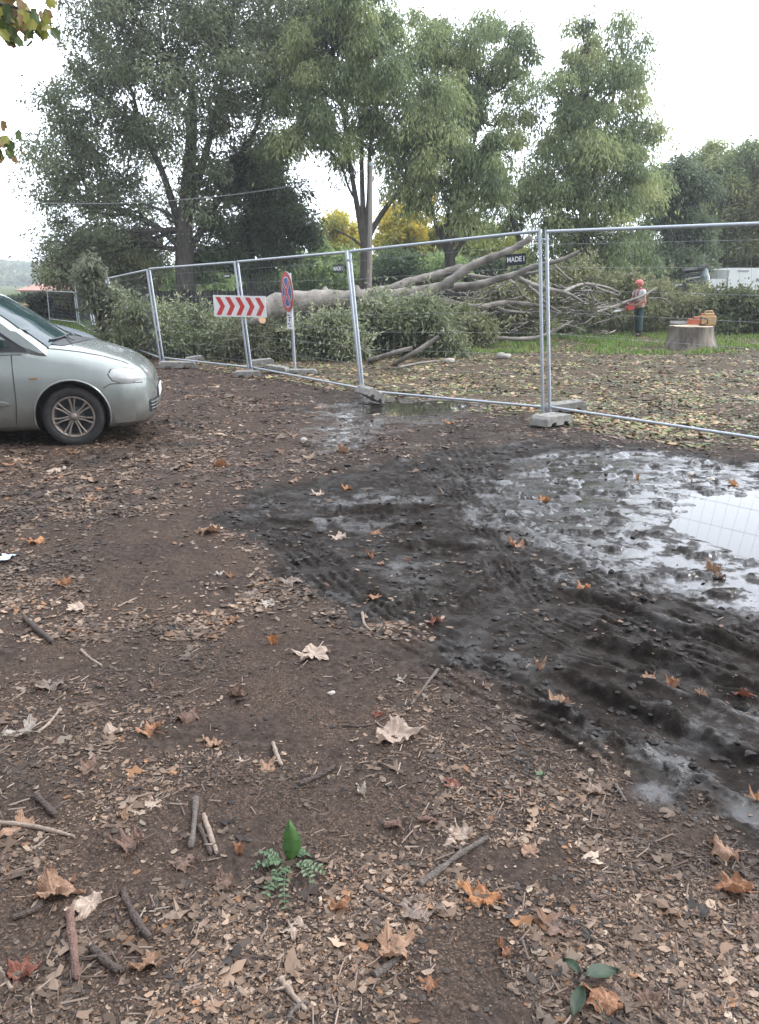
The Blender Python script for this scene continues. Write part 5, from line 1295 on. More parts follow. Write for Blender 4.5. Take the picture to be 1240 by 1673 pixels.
build_tree('tree', 'yellowish green tree at the right edge behind the white lorry', [(1235, 490), (1235, 420), (1240, 350)],
    [(1235, 340, 36), (1265, 300, 36), (1220, 390, 36), (1250, 400, 42), (1285, 350, 40), (1210, 430, 28)], 26000, [(.10, .11, .045), (.16, .17, .07), (.22, .22, .10)], 8, 44, leafL=.2, leafW=.08, csz=.8, droop=.6, trunk_r=.22)
# back row: yellowing trees and shrubs
for k, (px, py, lab, bl, pal, Y0, n) in enumerate([
    (552, 500, 'yellow autumn tree showing between the huge tree and the slender one', [(550, 385, 26), (540, 400, 22), (565, 410, 24), (580, 385, 18), (552, 372, 16)], YEL, 52, 9000),
    (660, 500, 'yellow autumn tree directly right of the utility pole', [(655, 360, 26), (680, 345, 24), (640, 385, 24), (665, 400, 30), (690, 390, 26), (630, 415, 20), (700, 415, 22)], YEL, 48, 15000),
    (770, 500, 'yellow green tree behind the forked trunk of the broad drooping tree', [(740, 380, 24), (760, 400, 28), (800, 400, 26), (785, 430, 26), (725, 410, 20), (830, 410, 22), (850, 430, 20)], [(.24, .31, .08), (.38, .42, .11), (.52, .46, .10)], 48, 15000),
    (500, 500, 'light green shrub behind the dark fence near the no stopping sign', [(470, 440, 22), (500, 445, 24), (525, 435, 26), (485, 460, 20), (515, 462, 20)], LITE, 45, 9000),
    (560, 500, 'light green shrub behind the dark fence left of the utility pole', [(550, 440, 24), (575, 440, 22), (560, 460, 22), (540, 462, 18)], LITE, 44, 7500),
    (640, 500, 'green shrub behind the dark fence right of the utility pole', [(625, 445, 24), (650, 440, 24), (680, 445, 24), (640, 462, 20), (670, 462, 20)], [(.09, .14, .06), (.15, .21, .10)], 44, 9000),
    (720, 500, 'green shrub behind the upper felled limb', [(705, 440, 22), (725, 445, 22), (750, 455, 20), (710, 462, 18)], LITE, 43, 7500),
    (800, 500, 'dim green shrub behind the crossing felled limbs', [(780, 450, 22), (810, 450, 24), (840, 455, 22), (865, 460, 20)], [(.06, .09, .04), (.11, .15, .07)], 43, 8000),
    (330, 500, 'light green shrub behind the trunk of the huge tree', [(320, 450, 20), (345, 455, 22), (365, 462, 16)], LITE, 48, 5000),
    (265, 500, 'green shrub left of the trunk of the huge tree', [(245, 458, 18), (265, 455, 20), (285, 462, 14)], LITE, 48, 5000),
    ]):
    build_tree('shrub' if 'shrub' in lab else 'autumn_tree', lab, [(px, py), (px, py-40), (px, py-70)], bl, n, pal, 50+k, Y0, leafL=.2, leafW=.10, csz=.65, droop=.3, trunk_r=.10, cat='shrub' if 'shrub' in lab else 'tree', dy=1.0)
# leaning leafy branch by the far panels
build_tree('leaning_branch', 'leafy cut branch leaning against the mesh panels behind the van', [(185, 570), (172, 520), (150, 470), (140, 425)],
    [(148, 428, 12), (138, 452, 12), (160, 458, 15), (178, 488, 16), (156, 498, 13), (190, 525, 16), (170, 540, 15), (205, 545, 16), (212, 510, 12), (150, 480, 11)], 4600, [(.11, .13, .08), (.17, .19, .12), (.26, .27, .18)], 61, 19.5, leafL=.12, leafW=.05, csz=.28, droop=.9, trunk_r=.05, cat='branch', dy=.4)

def overhanging():
    r = np.random.default_rng(5); root = empty('plane_tree', (-4.6, 3.4, 0), 'plane tree bough with hanging leaves poking in at the upper left corner', 'tree')
    tb = MB(); tb.tube(smooth_line3([(-4.6, 3.4, -.1), (-4.55, 3.5, 1.5), (-4.6, 3.6, 3.2), (-4.5, 3.8, 5.5)], 2), np.linspace(.2, .1, 15), 10) if False else None
    q = smooth_line3([(-4.6, 3.4, -.1), (-4.55, 3.5, 1.5), (-4.6, 3.6, 3.2), (-4.5, 3.8, 5.5)], 2); tb.tube(q, np.linspace(.2, .08, len(q)), 10)
    tips = [(P(12, 12, 5.6), 8), (P(30, 18, 5.7), 6), (P(52, 20, 5.6), 3), (P(5, 40, 5.5), 5), (P(22, 38, 5.5), 3), (P(-9, 228, 5.8), 5), (P(-16, 240, 5.8), 3), (P(-20, -20, 5.6), 8)]
    C = []; D = []
    for t, n in tips:
        a = q[np.argmin(np.abs(q[:, 2]-t[2]))]; s = smooth_line3([a, (a+t)/2+[0, 0, .25], t], 2); tb.tube(s, np.linspace(.035, .006, len(s)), 6)
        for k in range(n*5): C.append(t+r.normal(size=3)*[.07, .07, .06]); D.append([r.normal()*.5, r.normal()*.5, -1])
    tb.build('trunk', BARK, root)
    mb = MB(); C = np.array(C); n = len(C); sh = np.array(LOBE)*.042
    for c, d in zip(C, D):
        d = np.array(d)/np.linalg.norm(d); s = np.cross(d, r.normal(size=3)); s /= np.linalg.norm(s); up = np.cross(s, d); k = len(sh)
        V = [c+s*x*1.0+d*(y*1.0+.04)+up*(.3*x*x/.042) for x, y in sh]
        cc = np.array([(.10, .14, .04), (.26, .25, .05), (.08, .11, .04), (.20, .12, .04)][r.integers(4)]); mb.add([c]+V, [[0, i, i+1] for i in range(1, k)], 0, False, cc)
    mb.build('hanging_leaves', FOL, root, colors=True)
overhanging()

# ================================================================== FELLED TREE AND BRUSH
def felled_tree():
    root = empty('felled_tree', (P(436, 500, 21)[0], 21, 0), 'long felled tree with pale grey trunk and sprawling bare limbs behind the fence', 'felled tree')
    def limb(pts, r0, r1, Ya, Yb, name='limb', cut=True, n=10, sides=12):
        q = np.array([P(a, b, Ya+(Yb-Ya)*k/(len(pts)-1)) for k, (a, b) in enumerate(pts)]); q = smooth_line3(q, 2)
        Yv = q[:, 1]; rad = np.linspace(r0, r1, len(q))*Yv/1300; rr = np.random.default_rng(int(abs(pts[0][0]*7+pts[0][1])))
        rad = rad*(1+.07*rr.normal(size=len(q)))
        mb = MB(); mb.tube(q, rad, sides); o = mb.build(name, SMOOTHBARK, root)
        if cut:
            d = q[-1]-q[-2]; d /= np.linalg.norm(d); mb = MB(); mb.tube([q[-1]-d*.01, q[-1]+d*.006], rad[-1]*.93, 12); mb.build('cut_end', CUTW, o)
        return o
    tk = limb([(418, 507), (440, 503), (480, 494), (520, 491), (560, 489), (600, 487), (640, 486), (680, 478)], 20, 10, 21, 22.5, 'trunk', False, sides=20)
    mb = MB()
    for a, b2, r_ in (((532, 489), (531, 468), 9), ((583, 484), (583, 466), 8)):
        mb = MB()
        p, q = P(*a, 21.7), P(*b2, 21.7); mb.tube([p, p*.5+q*.5, q], [r_*1.7*21.7/1300, r_*21.7/1300, 2*21.7/1300], 12); mb.build('broken_stub', SMOOTHBARK, tk)

    limb([(600, 480), (640, 473), (666, 461), (699, 453), (730, 444), (755, 436)], 8, 5, 22.5, 23)
    limb([(600, 487), (640, 482), (679, 476), (717, 469)], 9, 7, 22, 22.4, cut=False)
    limb([(610, 500), (663, 493), (704, 478), (738, 458), (769, 434), (805, 420), (836, 409), (868, 388)], 9, 4.5, 22, 21.5)
    limb([(742, 469), (782, 466), (810, 457), (846, 447), (872, 434), (911, 428), (946, 411)], 6.5, 2.6, 22.6, 22)
    limb([(764, 449), (800, 455), (830, 450), (872, 446), (900, 440)], 3, 2, 23.4, 23)
    limb([(640, 486), (720, 492), (748, 498), (784, 504), (820, 494), (859, 496), (898, 504), (913, 509)], 7, 2, 22.5, 23)
    limb([(805, 502), (830, 509), (866, 512)], 3.5, 1.5, 23, 23.4)
    limb([(846, 455), (870, 466), (898, 473), (924, 478), (940, 486), (957, 497)], 4.5, 1.8, 22.5, 23.2)
    limb([(920, 477), (942, 466), (960, 463), (985, 475), (1010, 481), (1037, 484)], 2.6, 1.2, 23, 27.5)
    limb([(862, 468), (880, 480), (888, 494), (902, 503), (915, 510)], 3.5, 1.5, 22.5, 23)
    limb([(798, 552), (820, 553), (854, 554), (877, 552), (898, 544), (920, 533), (936, 524)], 4.2, 1.8, 22, 23)
    limb([(930, 482), (945, 489), (958, 497)], 2.5, 1.4, 23.5, 24)
    limb([(955, 463), (990, 468), (1012, 478), (1040, 486)], 2.2, 1.4, 24, 27.5)
    limb([(962, 470), (968, 488), (985, 500), (1015, 505)], 1.6, 1.0, 24, 25)
    limb([(975, 510), (1000, 502), (1024, 492), (1050, 484), (1073, 470)], 2.4, 1.5, 24.3, 25.5)
    limb([(1060, 488), (1085, 487), (1092, 494)], 1.6, 1, 26, 26)
    limb([(905, 432), (922, 450), (935, 458)], 2, 1.2, 22.5, 23)
    limb([(830, 455), (848, 470), (850, 480), (868, 492)], 2.2, 1, 23, 23.5)
    rr = np.random.default_rng(91); mb = MB()
    for _ in range(150):
        px = rr.uniform(700, 1010); py = rr.uniform(465, 545); Y = rr.uniform(22.5, 25.5); a = rr.normal(0, .5)+(.1); L = rr.uniform(14, 46); s = rr.choice([-1, 1])
        p = [P(px+s*L*t*math.cos(a), min(552, py+L*t*math.sin(a)*.7+rr.normal()*2.5), Y+t*rr.normal()*.6) for t in (0, .35, .7, 1)]; q = smooth_line3(p, 1); mb.tube(q, np.linspace(.022, .008, len(q)), 5)
    mb.build('twigs', SMOOTHBARK, root)
felled_tree()
BR = [(.12, .145, .08), (.185, .215, .115), (.27, .30, .17), (.40, .41, .27)]
BR2 = [(.14, .155, .075), (.21, .23, .11), (.30, .31, .16), (.40, .38, .24)]
def brush(label, blobs, n, pal, seed, Y0, leafL=.13, leafW=.042, csz=.32, droop=.4, sticks_=14, dy=.8):
    r = np.random.default_rng(seed); dn_ = {101: 14, 102: 10, 103: 13, 104: 4, 109: 15, 108: 8, 107: 4, 106: 4}.get(seed, 3); B = [(P(px, py+dn_, Y0+(b[0] if b else r.uniform(-dy, dy))), rp*.82*Y0/1300, 1) for px, py, rp, *b in blobs]
    cen = np.mean([b[0] for b in B], 0); root = empty('brush_pile', (cen[0], cen[1], 0), label, 'brush pile', 'piles of cut branches')
    C, D, K, subs = crown_points(B, n, r, csz*1.15, droop, .8, dens=6.5, stray=.22); C[:, 2] = np.where(C[:, 2] < .04, .04+np.abs(C[:, 2]*.2)*r.random(len(C)), C[:, 2]); N = len(C)
    pal = np.array(pal); kk = (K*7919 % 997)/997.0; t = np.clip(kk*.6+.4*r.random(N), 0, .999)*(len(pal)-1); i0 = np.floor(t).astype(int); f = (t-i0)[:, None]
    col = (pal[i0]*(1-f)+pal[np.minimum(i0+1, len(pal)-1)]*f)*(.65+.7*r.random((N, 1)))
    # leafy shoots sticking out of the heap
    sh = MB(); SC_, SD_ = [], []
    for _ in range(16+3*len(B)):
        c, R_, _w = B[r.integers(len(B))]; u = unit(r, 1)[0]; u[2] = abs(u[2])*.9+.1; u /= np.linalg.norm(u); a = c+u*R_*.5; ln = r.uniform(.35, .95)
        d = u+r.normal(size=3)*.45; d /= np.linalg.norm(d); q = smooth_line3([a, a+d*ln*.5, a+d*ln+[0, 0, -.12*ln]], 1); q[:, 2] = np.maximum(q[:, 2], .04); sh.tube(q, np.linspace(.011, .004, len(q)), 4)
        for t in np.linspace(.25, 1, 26):
            k_ = t*(len(q)-1); i_ = min(int(k_), len(q)-2); p_ = q[i_]*(1-k_+i_)+q[i_+1]*(k_-i_); SC_.append(p_+r.normal(size=3)*.012); SD_.append(d*.6+r.normal(size=3)*.7)
    C = np.concatenate([C, SC_]); D = np.concatenate([D, SD_]); col = np.concatenate([col, pal[r.integers(1, len(pal), len(SC_))]*(.8+.4*r.random((len(SC_), 1)))]); N = len(C)
    mb = MB(); leaves(mb, C, D, leafL*(.5+.8*r.random(N)), leafW*(.7+.6*r.random(N)), col, r); mb.build('foliage', BRUSHL, root, colors=True)
    mb = sh
    for _ in range(sticks_*5):
        c, R, _w = B[r.integers(len(B))]; a = c+unit(r, 1)[0]*R*.9; b2 = c+unit(r, 1)[0]*R*1.5; a[2] = max(a[2], .05); b2[2] = max(b2[2], .08)
        q = smooth_line3([a, (a+b2)/2+r.normal(size=3)*.1, b2], 1); mb.tube(q, np.linspace(.018, .007, len(q)), 5)
    mb.build('cut_stems', SMOOTHBARK, root)
brush('grey green pile of cut branches left of the chevron board', [(215, 540, 34), (250, 520, 30), (255, 555, 34), (290, 530, 34), (300, 560, 30), (330, 520, 30), (340, 555, 34), (375, 540, 30), (180, 560, 26), (220, 500, 20), (290, 505, 20), (370, 575, 20)], 32000, BR, 101, 18.8)
brush('pile of cut branches between the chevron board and the no stopping sign', [(400, 555, 26), (430, 545, 26), (460, 560, 26), (420, 575, 24), (450, 585, 18), (395, 580, 18), (480, 550, 20)], 15000, [(.07, .08, .04), (.11, .12, .06), (.17, .17, .10)], 102, 18.2)
brush('pile of cut branches under the felled trunk, right of the no stopping sign', [(500, 540, 26), (530, 535, 28), (560, 530, 28), (510, 570, 26), (545, 565, 28), (575, 560, 28), (490, 580, 18), (560, 580, 20)], 22000, BR, 103, 18.6)
brush('tall bushy heap of willowy branches under the crossing felled limbs', [(600, 520, 26), (630, 505, 24), (660, 510, 28), (690, 515, 28), (710, 535, 28), (620, 545, 34), (660, 550, 34), (700, 560, 26), (600, 570, 26), (640, 575, 22), (725, 560, 22)], 36000, BR, 104, 19.3, leafL=.15)
brush('low brushwood right of the tall heap, under the bare limbs', [(750, 540, 24), (770, 560, 20), (740, 565, 20), (790, 545, 20), (760, 520, 18)], 10000, BR2, 105, 21.5)
brush('leafy brush behind the bare limbs left of the tall near posts', [(780, 495, 24), (820, 480, 24), (850, 500, 26), (800, 520, 26), (840, 525, 26), (870, 520, 26), (870, 480, 20), (770, 525, 20)], 20000, BR2, 106, 25.5, leafL=.16, leafW=.05)
brush('tall leafy top of the felled tree between the tall posts and the worker', [(910, 470, 28), (940, 450, 24), (960, 470, 28), (985, 480, 26), (930, 500, 30), (970, 510, 30), (1005, 500, 26), (1005, 525, 24), (910, 525, 26), (950, 435, 14), (1025, 475, 18), (1030, 460, 12)], 30000, BR2, 107, 27, leafL=.16, leafW=.05)
brush('long leafy heap behind the worker', [(1045, 480, 26), (1070, 490, 28), (1060, 520, 28), (1100, 500, 28), (1090, 530, 24), (1130, 500, 26), (1120, 525, 22), (1080, 470, 16), (1145, 480, 18)], 28000, BR2, 108, 28, leafL=.16, leafW=.05)
brush('bushy green heap at the right edge behind the stump', [(1165, 500, 28), (1195, 490, 28), (1225, 500, 30), (1200, 525, 28), (1240, 530, 28), (1170, 530, 24), (1265, 500, 34), (1215, 480, 18), (1300, 520, 34)], 32000, [(.075, .095, .04), (.12, .15, .065), (.18, .20, .10)], 109, 27, leafL=.15, leafW=.06)

def loose():
    for i, (pp, w0, w1, Y, lab) in enumerate([([(645, 594), (668, 582), (690, 568), (717, 550)], 4.5, 3, 15.6, 'bare grey branch slanting up in front of the tall bushy heap'),
            ([(604, 589), (625, 583), (650, 574), (674, 568)], 5, 3, 15.9, 'dark branch lying left of the bare slanting one'), ([(650, 600), (690, 592), (730, 588)], 2, 1.3, 15.4, 'thin branch lying on the ground below the slanting one'),
            ([(380, 598), (420, 600), (470, 603)], 2, 1.5, 15.5, 'thin branch on the ground behind the concrete blocks')]):
        q = []
        for k, (a, b2) in enumerate(pp):
            g = G(a, b2); q.append(P(a, b2, min(g[1], Y)) if b2 < 585 else G(a, b2, .03))
        q = smooth_line3(q, 2); mb = MB(); mb.tube(q, np.linspace(w0, w1, len(q))*Y/1300, 8); tag(mb.build('cut_branch', SMOOTHBARK), lab, 'branch', 'loose cut branches')
    c = P(428, 522, 17.4); mb = MB(); d = np.array([.5, -.85, .15]); d /= np.linalg.norm(d)
    root = empty('cut_log', (c[0], c[1], 0), 'short log with bright orange sawn end just behind the chevron board', 'log')
    mb.tube([c-d*1.2-[0, 0, .25], c-d*.5, c], [.10, .09, .09], 12); mb.build('bark', SMOOTHBARK, root); mb = MB(); mb.tube([c-d*.01, c+d*.012], .082, 14); mb.build('sawn_end', mat('orange_wood', (.50, .30, .17), .7), root)
loose()
# ================================================================== DARK BOARD FENCE, POLE, CABLE
def board_fence():
    A = P(225, 500, 30); B = P(800, 500, 28.5); A[2] = B[2] = 0; h = 1.36
    root = empty('board_fence', A, 'long dark wooden board fence behind the felled trunk', 'fence'); m = noisy('dark_boards', (.020, .018, .017), (.045, .040, .037), 5, (.8, .95), bump=.4)
    d = (B-A); L = np.linalg.norm(d); d /= L; n = int(L/.16); rr = random.Random(4); mb = MB(); R = np.array(Matrix.Rotation(math.atan2(d[1], d[0]), 3, 'Z'))
    for i in range(n):
        hh = h+rr.uniform(-.03, .03); mb.box(A+d*(i+.5)*.16+np.array([0, rr.uniform(-.006, .006), hh/2]), (.145, .022, hh), 0, R)
    mb.build('boards', m, root); mb = MB()
    for z in (.3, 1.1): mb.box((A+B)/2+[0, .04, z], (L, .04, .08), 0, R)
    mb.build('rails', m, root)
board_fence()
def pole():
    a = P(602, 470, 29); root = empty('utility_pole', (a[0], a[1], 0), 'slim pale grey utility pole beside the slender drooping tree', 'pole')
    t = P(606, 268, 29); mb = MB(); mb.tube([(a[0], a[1], -.05), t], [.10, .065], 12); mb.build('pole_shaft', noisy('pole_wood', (.22, .19, .17), (.32, .29, .26), 6, (.7, .9), stretch=(1, 1, .1)), root)
    mb = MB(); mb.tube([t-[0, 0, .06], t+[0, 0, .05]], .085, 10); mb.build('pole_cap', GALV, root)
    mb = MB(); pts = []; e = P(-80, 322, 26)
    s = t-[0, 0, .15]
    for k in range(25):
        u = k/24; p = s*(1-u)+e*u; p[2] -= 1.1*4*u*(1-u)*.5; pts.append(p)
    mb.tube(pts, .011, 5); tag(mb.build('overhead_cable', mat('cable', (.25, .25, .25), .6)), 'thin overhead cable sagging left from the utility pole', 'cable')
pole()
# ================================================================== GRASS
def grass(name, label, areas, seed, pal, hgt_=(.05, .16)):
    r = np.random.default_rng(seed); mb = MB()
    for (x0, x1, y0, y1, n) in areas:
        X = r.uniform(x0, x1, n); Y = r.uniform(y0, y1, n); keep = r.random(n) < np.clip(.38+2.0*fbm(X, Y, .7, 3, seed)+.05*(Y-22), 0, 1); X = X[keep]; Y = Y[keep]; n = len(X)
        C = np.column_stack([X, Y, hgt(X, Y)]); D = np.column_stack([r.normal(0, .45, n), r.normal(0, .45, n), np.ones(n)]); pal_ = np.array(pal); col = pal_[r.choice(len(pal_), n)]*(.7+.6*r.random((n, 1)))
        leaves(mb, C, D, r.uniform(*hgt_, n), r.uniform(.012, .04, n), col, r)
    tag(mb.build(name, FOL, origin=(0, 0, 0), colors=True), label, 'grass', kind='stuff')
g0 = G(800, 575)[1]
grass('grass', 'bright green grass strip before the brush heaps', [(2.2, 16, 19.2, 26.5, 42000)], 3, [(.12, .23, .04), (.17, .30, .06), (.09, .17, .04), (.24, .32, .10), (.26, .24, .10)])
grass('far_grass', 'green verge behind the van and the fence', [(-22, -6, 19, 34, 26000), (-6, 3, 22, 31, 12000)], 4, [(.09, .17, .03), (.14, .24, .05), (.20, .22, .07)], (.08, .25))
grass('dry_grass', 'pale yellow dry grass far left', [(-26, -17, 36, 48, 16000)], 5, [(.45, .36, .17), (.38, .30, .14), (.5, .42, .22)], (.3, .7))

# ================================================================== DISTANCE: hill, house, hedge
def hill():
    mb = MB(); nx, ny = 150, 30; V = []
    for i in range(nx):
        for j in range(ny):
            px = -500+i*1000/nx; X = -900+i*12.0; Y = 380+j*14; t = math.exp(-((X+330)/150)**2)
            z = 9*t*math.sin(math.pi*j/(ny-1))+5*math.sin(math.pi*j/(ny-1)); V.append((X, Y, z-1))
    V = np.array(V); V[:, 2] += fbm(V[:, 0], V[:, 1], .05, 4, 3)*3.0*np.clip(V[:, 2]/8, 0, 1)
    mb.grid(V, nx, ny, flip=True); tag(mb.build('hill', noisy('wooded_hill', (.07, .10, .05), (.16, .21, .11), .09, (.9, 1), bump=1, bscale=.3, bdist=2), origin=(0, 0, 0)), kind='structure')
    r = np.random.default_rng(8); mb = MB(); n = 30000; X = r.uniform(-340, -60, n)*1.0; Y = 380+r.uniform(0, 200, n); j = (Y-380)/14; t = np.exp(-((X+330)/150)**2); z = (9*t+5)*np.sin(np.pi*j/29)
    C = np.column_stack([X, Y, z+r.random(n)*4-1.5]); pal = np.array([(.10, .15, .07), (.16, .21, .10), (.07, .11, .055), (.22, .25, .13)]); 
    leaves(mb, C, unit(r, n)+[0, 0, .6], np.full(n, 3.4), np.full(n, 2.4), pal[(_h(np.floor(X/14), np.floor(Y/14), 3)*3.99).astype(int)]*(.8+.4*r.random((n, 1))), r)
    tag(mb.build('hill_woods', FOL, origin=(0, 0, 0), colors=True), 'hazy wooded hill slope far left', 'woods', kind='stuff')
hill()
def house():
    Y = 85.0; a = P(24, 476, Y); b = P(118, 476, Y); c = (a+b)/2; root = empty('house', (c[0], c[1]+4, 0), 'low house with faded red hipped roof far left', 'house')
    x0, x1 = a[0], b[0]; ze = P(50, 474, Y)[2]; zr = P(50, 457, Y)[2]; y0, y1 = Y, Y+9
    mb = MB(); mb.box(((x0+x1)/2, (y0+y1)/2, ze/2), (x1-x0-.8, y1-y0-.8, ze)); mb.build('wall', noisy('render_wall', (.30, .26, .22), (.38, .34, .29), 2), root)
    mb = MB(); w_ = (x1-x0); V = [(x0, y0, ze), (x1, y0, ze), (x1, y1, ze), (x0, y1, ze), (x0+w_*.35, (y0+y1)/2, zr), (x1-w_*.25, (y0+y1)/2, zr)]
    V += [(v[0], v[1], v[2]-.12) for v in V[:4]]
    mb.add(V, [[0, 1, 5, 4], [1, 2, 5], [2, 3, 4, 5], [3, 0, 4], [6, 7, 1, 0], [7, 8, 2, 1], [8, 9, 3, 2], [9, 6, 0, 3], [9, 8, 7, 6]]); mb.build('roof', noisy('roof_tiles', (.33, .17, .14), (.42, .24, .19), 3, (.8, .9), stretch=(4, 1, 8)), root)
    mb = MB()
    mb.box(((x0+x1)/2+1, y0+.37, ze-.7), (1.2, .1, .9)); mb.build('window', mat('dark_window', (.02, .02, .025), .2), root)
house()
def hedge(name, label, x0, x1, y, h, d, n, pal, seed, L=.25):
    r = np.random.default_rng(seed); root = empty(name, ((x0+x1)/2, y, 0), label, 'hedge')
    X = r.uniform(x0, x1, n); Yy = y+r.uniform(-d/2, d/2, n); Z = h*(.95+.25*fbm(X, Yy*0, .5, 3, seed))*r.random(n)**.6; mb = MB(); pal = np.array(pal)
    leaves(mb, np.column_stack([X, Yy, Z]), unit(r, n), np.full(n, L), np.full(n, L*.5), pal[r.choice(len(pal), n)]*(.7+.6*r.random((n, 1))), r); mb.build('hedge_leaves', FOL, root, colors=True)
    mb = MB(); 
    for k in range(14):
        x = x0+(x1-x0)*(k+.5)/14; mb.tube([(x, y, 0), (x+.1, y, h*.8)], [.06, .02], 6)
    mb.build('hedge_stems', BARK, root)
hedge('hedge', 'dark green hedge in front of the red roofed house', -32, -21.5, 50, .85, 2.0, 16000, [(.05, .085, .045), (.08, .12, .06), (.04, .06, .035)], 12)
hedge('tall_hedge', 'light green bushes at the left edge above the hedge', -46, -36.5, 76, 1.9, 4, 14000, [(.12, .17, .06), (.18, .22, .08), (.09, .14, .05)], 13, .4)
hedge('dark_hedge', 'dark bushes behind the white far panels', -16.3, -9.5, 39, 1.05, 2, 16000, [(.03, .04, .03), (.05, .06, .04), (.07, .08, .05)], 14)
hedge('back_hedge', 'long dim green bushes closing the view behind the dark board fence', -10, 12, 55, 2.6, 3, 40000, [(.07, .11, .045), (.11, .16, .06), (.16, .21, .07)], 15, .3)
hedge('right_back_hedge', 'dim bushes far behind the worker and the lorry', 12, 34, 52, 4.2, 3, 46000, [(.045, .065, .035), (.07, .10, .05), (.10, .12, .06)], 16, .32)

# ================================================================== LORRY AND CRANE
def lorry():
    Y = 38.0; A = P(1165, 470, Y); root = empty('white_lorry', (A[0]+4, Y+1, 0), 'white lorry partly hidden behind the brush at the right edge', 'lorry')
    Wt = noisy('lorry_white', (.82, .83, .84), (.88, .88, .88), 3, (.3, .45)); x = A[0]; z1 = P(1180, 438, Y)[2]; zm = P(1170, 456, Y)[2]; zb = P(1180, 474, Y)[2]
    def ext(prof, name, m_, y0=Y, y1=Y+2.3):
        k = len(prof); V = [(a, y0, b) for a, b in prof]+[(a, y1, b) for a, b in prof]; mb = MB(); mb.add(V, [list(range(k))[::-1], list(range(k, 2*k))]+[[i, (i+1) % k, k+(i+1) % k, k+i] for i in range(k)]); 
        return mb.build(name, m_, root)
    ext([(x+.65, zm+.01), (x+.68, z1-.06), (x+.8, z1), (x+7.5, z1+.12), (x+7.5, zb), (x+.7, zb)], 'box_body', Wt)
    ext([(x-.65, zm-.12), (x-.5, zm), (x+.64, zm+.02), (x+.64, zb), (x-.1, zb), (x-.65, zb+.25)], 'front_body', Wt, Y+.1, Y+2.2)
    mb = MB(); mb.box((x+4.2, Y+1.1, (zb+.35)/2+.1), (6.4, 1.9, .16)); mb.box((x+3, Y+.02, zb-.1), (2.4, .06, .16)); mb.build('chassis', DARKPL, root)
    for k, xx in enumerate((x+.5, x+5.6)):
        for yy in (Y+.15, Y+2.0):
            wh = MB(); wh.lathe([(.001, -.12), (.3, -.13), (.42, -.12), (.45, 0), (.42, .12), (.3, .13), (.001, .12)], (xx, yy, .45), 'y', 24); wh.build('wheel', bpy.data.materials['tyre'], root)
    mb = MB(); mb.box((x+1.8, Y-.02, zb-.45), (.06, .05, .9)); mb.box((x+2.3, Y-.02, zb-.45), (.06, .05, .9)); mb.build('landing_legs', GALV, root)
    mb = MB(); mb.box((x+1.3, Y-.013, (z1+zm)/2+.12), (.5, .02, .05)); mb.box((x+3.2, Y-.013, (z1+zm)/2+.05), (.16, .02, .06)); mb.box((x+2.0, Y-.013, zb+.45), (.14, .02, .14)); mb.build('marker', mat('marker_grey', (.30, .30, .33), .5), root)
lorry()
def crane():
    Y = 34.0; root = empty('loader_crane', (P(1150, 475, Y)[0], Y, 0), 'grey folded loader crane left of the white lorry', 'crane')
    GR = noisy('crane_grey', (.22, .27, .28), (.32, .37, .38), 6, (.4, .6), .2); DK = noisy('crane_dark', (.03, .03, .032), (.09, .09, .09), 9, (.5, .7), .3)
    p = lambda a, b: P(a, b, Y); k = Y/1300
    mb = MB(); mb.tube([np.array([p(1151, 475)[0], Y, 0]), p(1151, 475), p(1152, 450)], [8*k, 7.5*k, 7*k], 4); mb.tube([p(1150, 452), p(1153, 440)], [7*k, 4.5*k], 6); mb.build('column', GR, root)
    mb = MB(); mb.tube([p(1117, 443), p(1148, 440)], 3.2*k, 4); mb.tube([p(1118, 452), p(1147, 447)], 2.6*k, 4); mb.tube([p(1140, 437), p(1156, 435)], 3.4*k, 6); mb.tube([p(1117, 443), p(1119, 462), p(1124, 470)], 2*k, 6); mb.build('boom', DK, root)
    mb = MB(); mb.tube([p(1152, 437), p(1158, 452), p(1158, 470)], 1.6*k, 6); mb.tube([p(1120, 456), p(1146, 452)], 1.2*k, 6); mb.build('hydraulic_cylinder', STEEL, root)
    mb = MB(); mb.box(p(1134, 468), (30*k, .9, 16*k), 0, None, .05); mb.box(p(1128, 460), (12*k, .8, 8*k), 0, None, .04); mb.box([p(1134, 468)[0], Y, .35], (40*k, 1.6, .5), 0, None, .05); mb.build('base_frame', DK, root)
    mb = MB(); mb.tube([p(1103, 467), p(1114, 465)], 1.6*k, 6); mb.build('outrigger', mat('outrigger_white', (.6, .6, .6), .5), root)
crane()

# ================================================================== WORKER
def skin(name, nodes, edges, m_, parent, sub=1, origin=None):
    """nodes {key: (x, y, z, radius)}; one continuous skinned surface"""
    keys = list(nodes); me = bpy.data.meshes.new(name); me.from_pydata([nodes[k][:3] for k in keys], [(keys.index(a), keys.index(b)) for a, b in edges], [])
    o = bpy.data.objects.new(name, me); COL.objects.link(o)
    md = o.modifiers.new('s', 'SKIN'); md.use_smooth_shade = True
    for i, k in enumerate(keys):
        r_ = nodes[k][3]; v = me.skin_vertices[0].data[i]; v.radius = (r_, r_) if np.isscalar(r_) else r_; v.use_root = (i == 0)
    ms = o.modifiers.new('ss', 'SUBSURF'); ms.levels = sub; ms.render_levels = sub
    bpy.context.view_layer.update(); e = o.evaluated_get(bpy.context.evaluated_depsgraph_get()); m2 = bpy.data.meshes.new_from_object(e)
    bpy.data.objects.remove(o); m2.name = name; m2.materials.clear(); m2.materials.append(m_)
    o = bpy.data.objects.new(name, m2); COL.objects.link(o); o.parent = parent; ORG[o.name] = ORG[parent.name]
    for p in m2.polygons: p.use_smooth = True
    return o
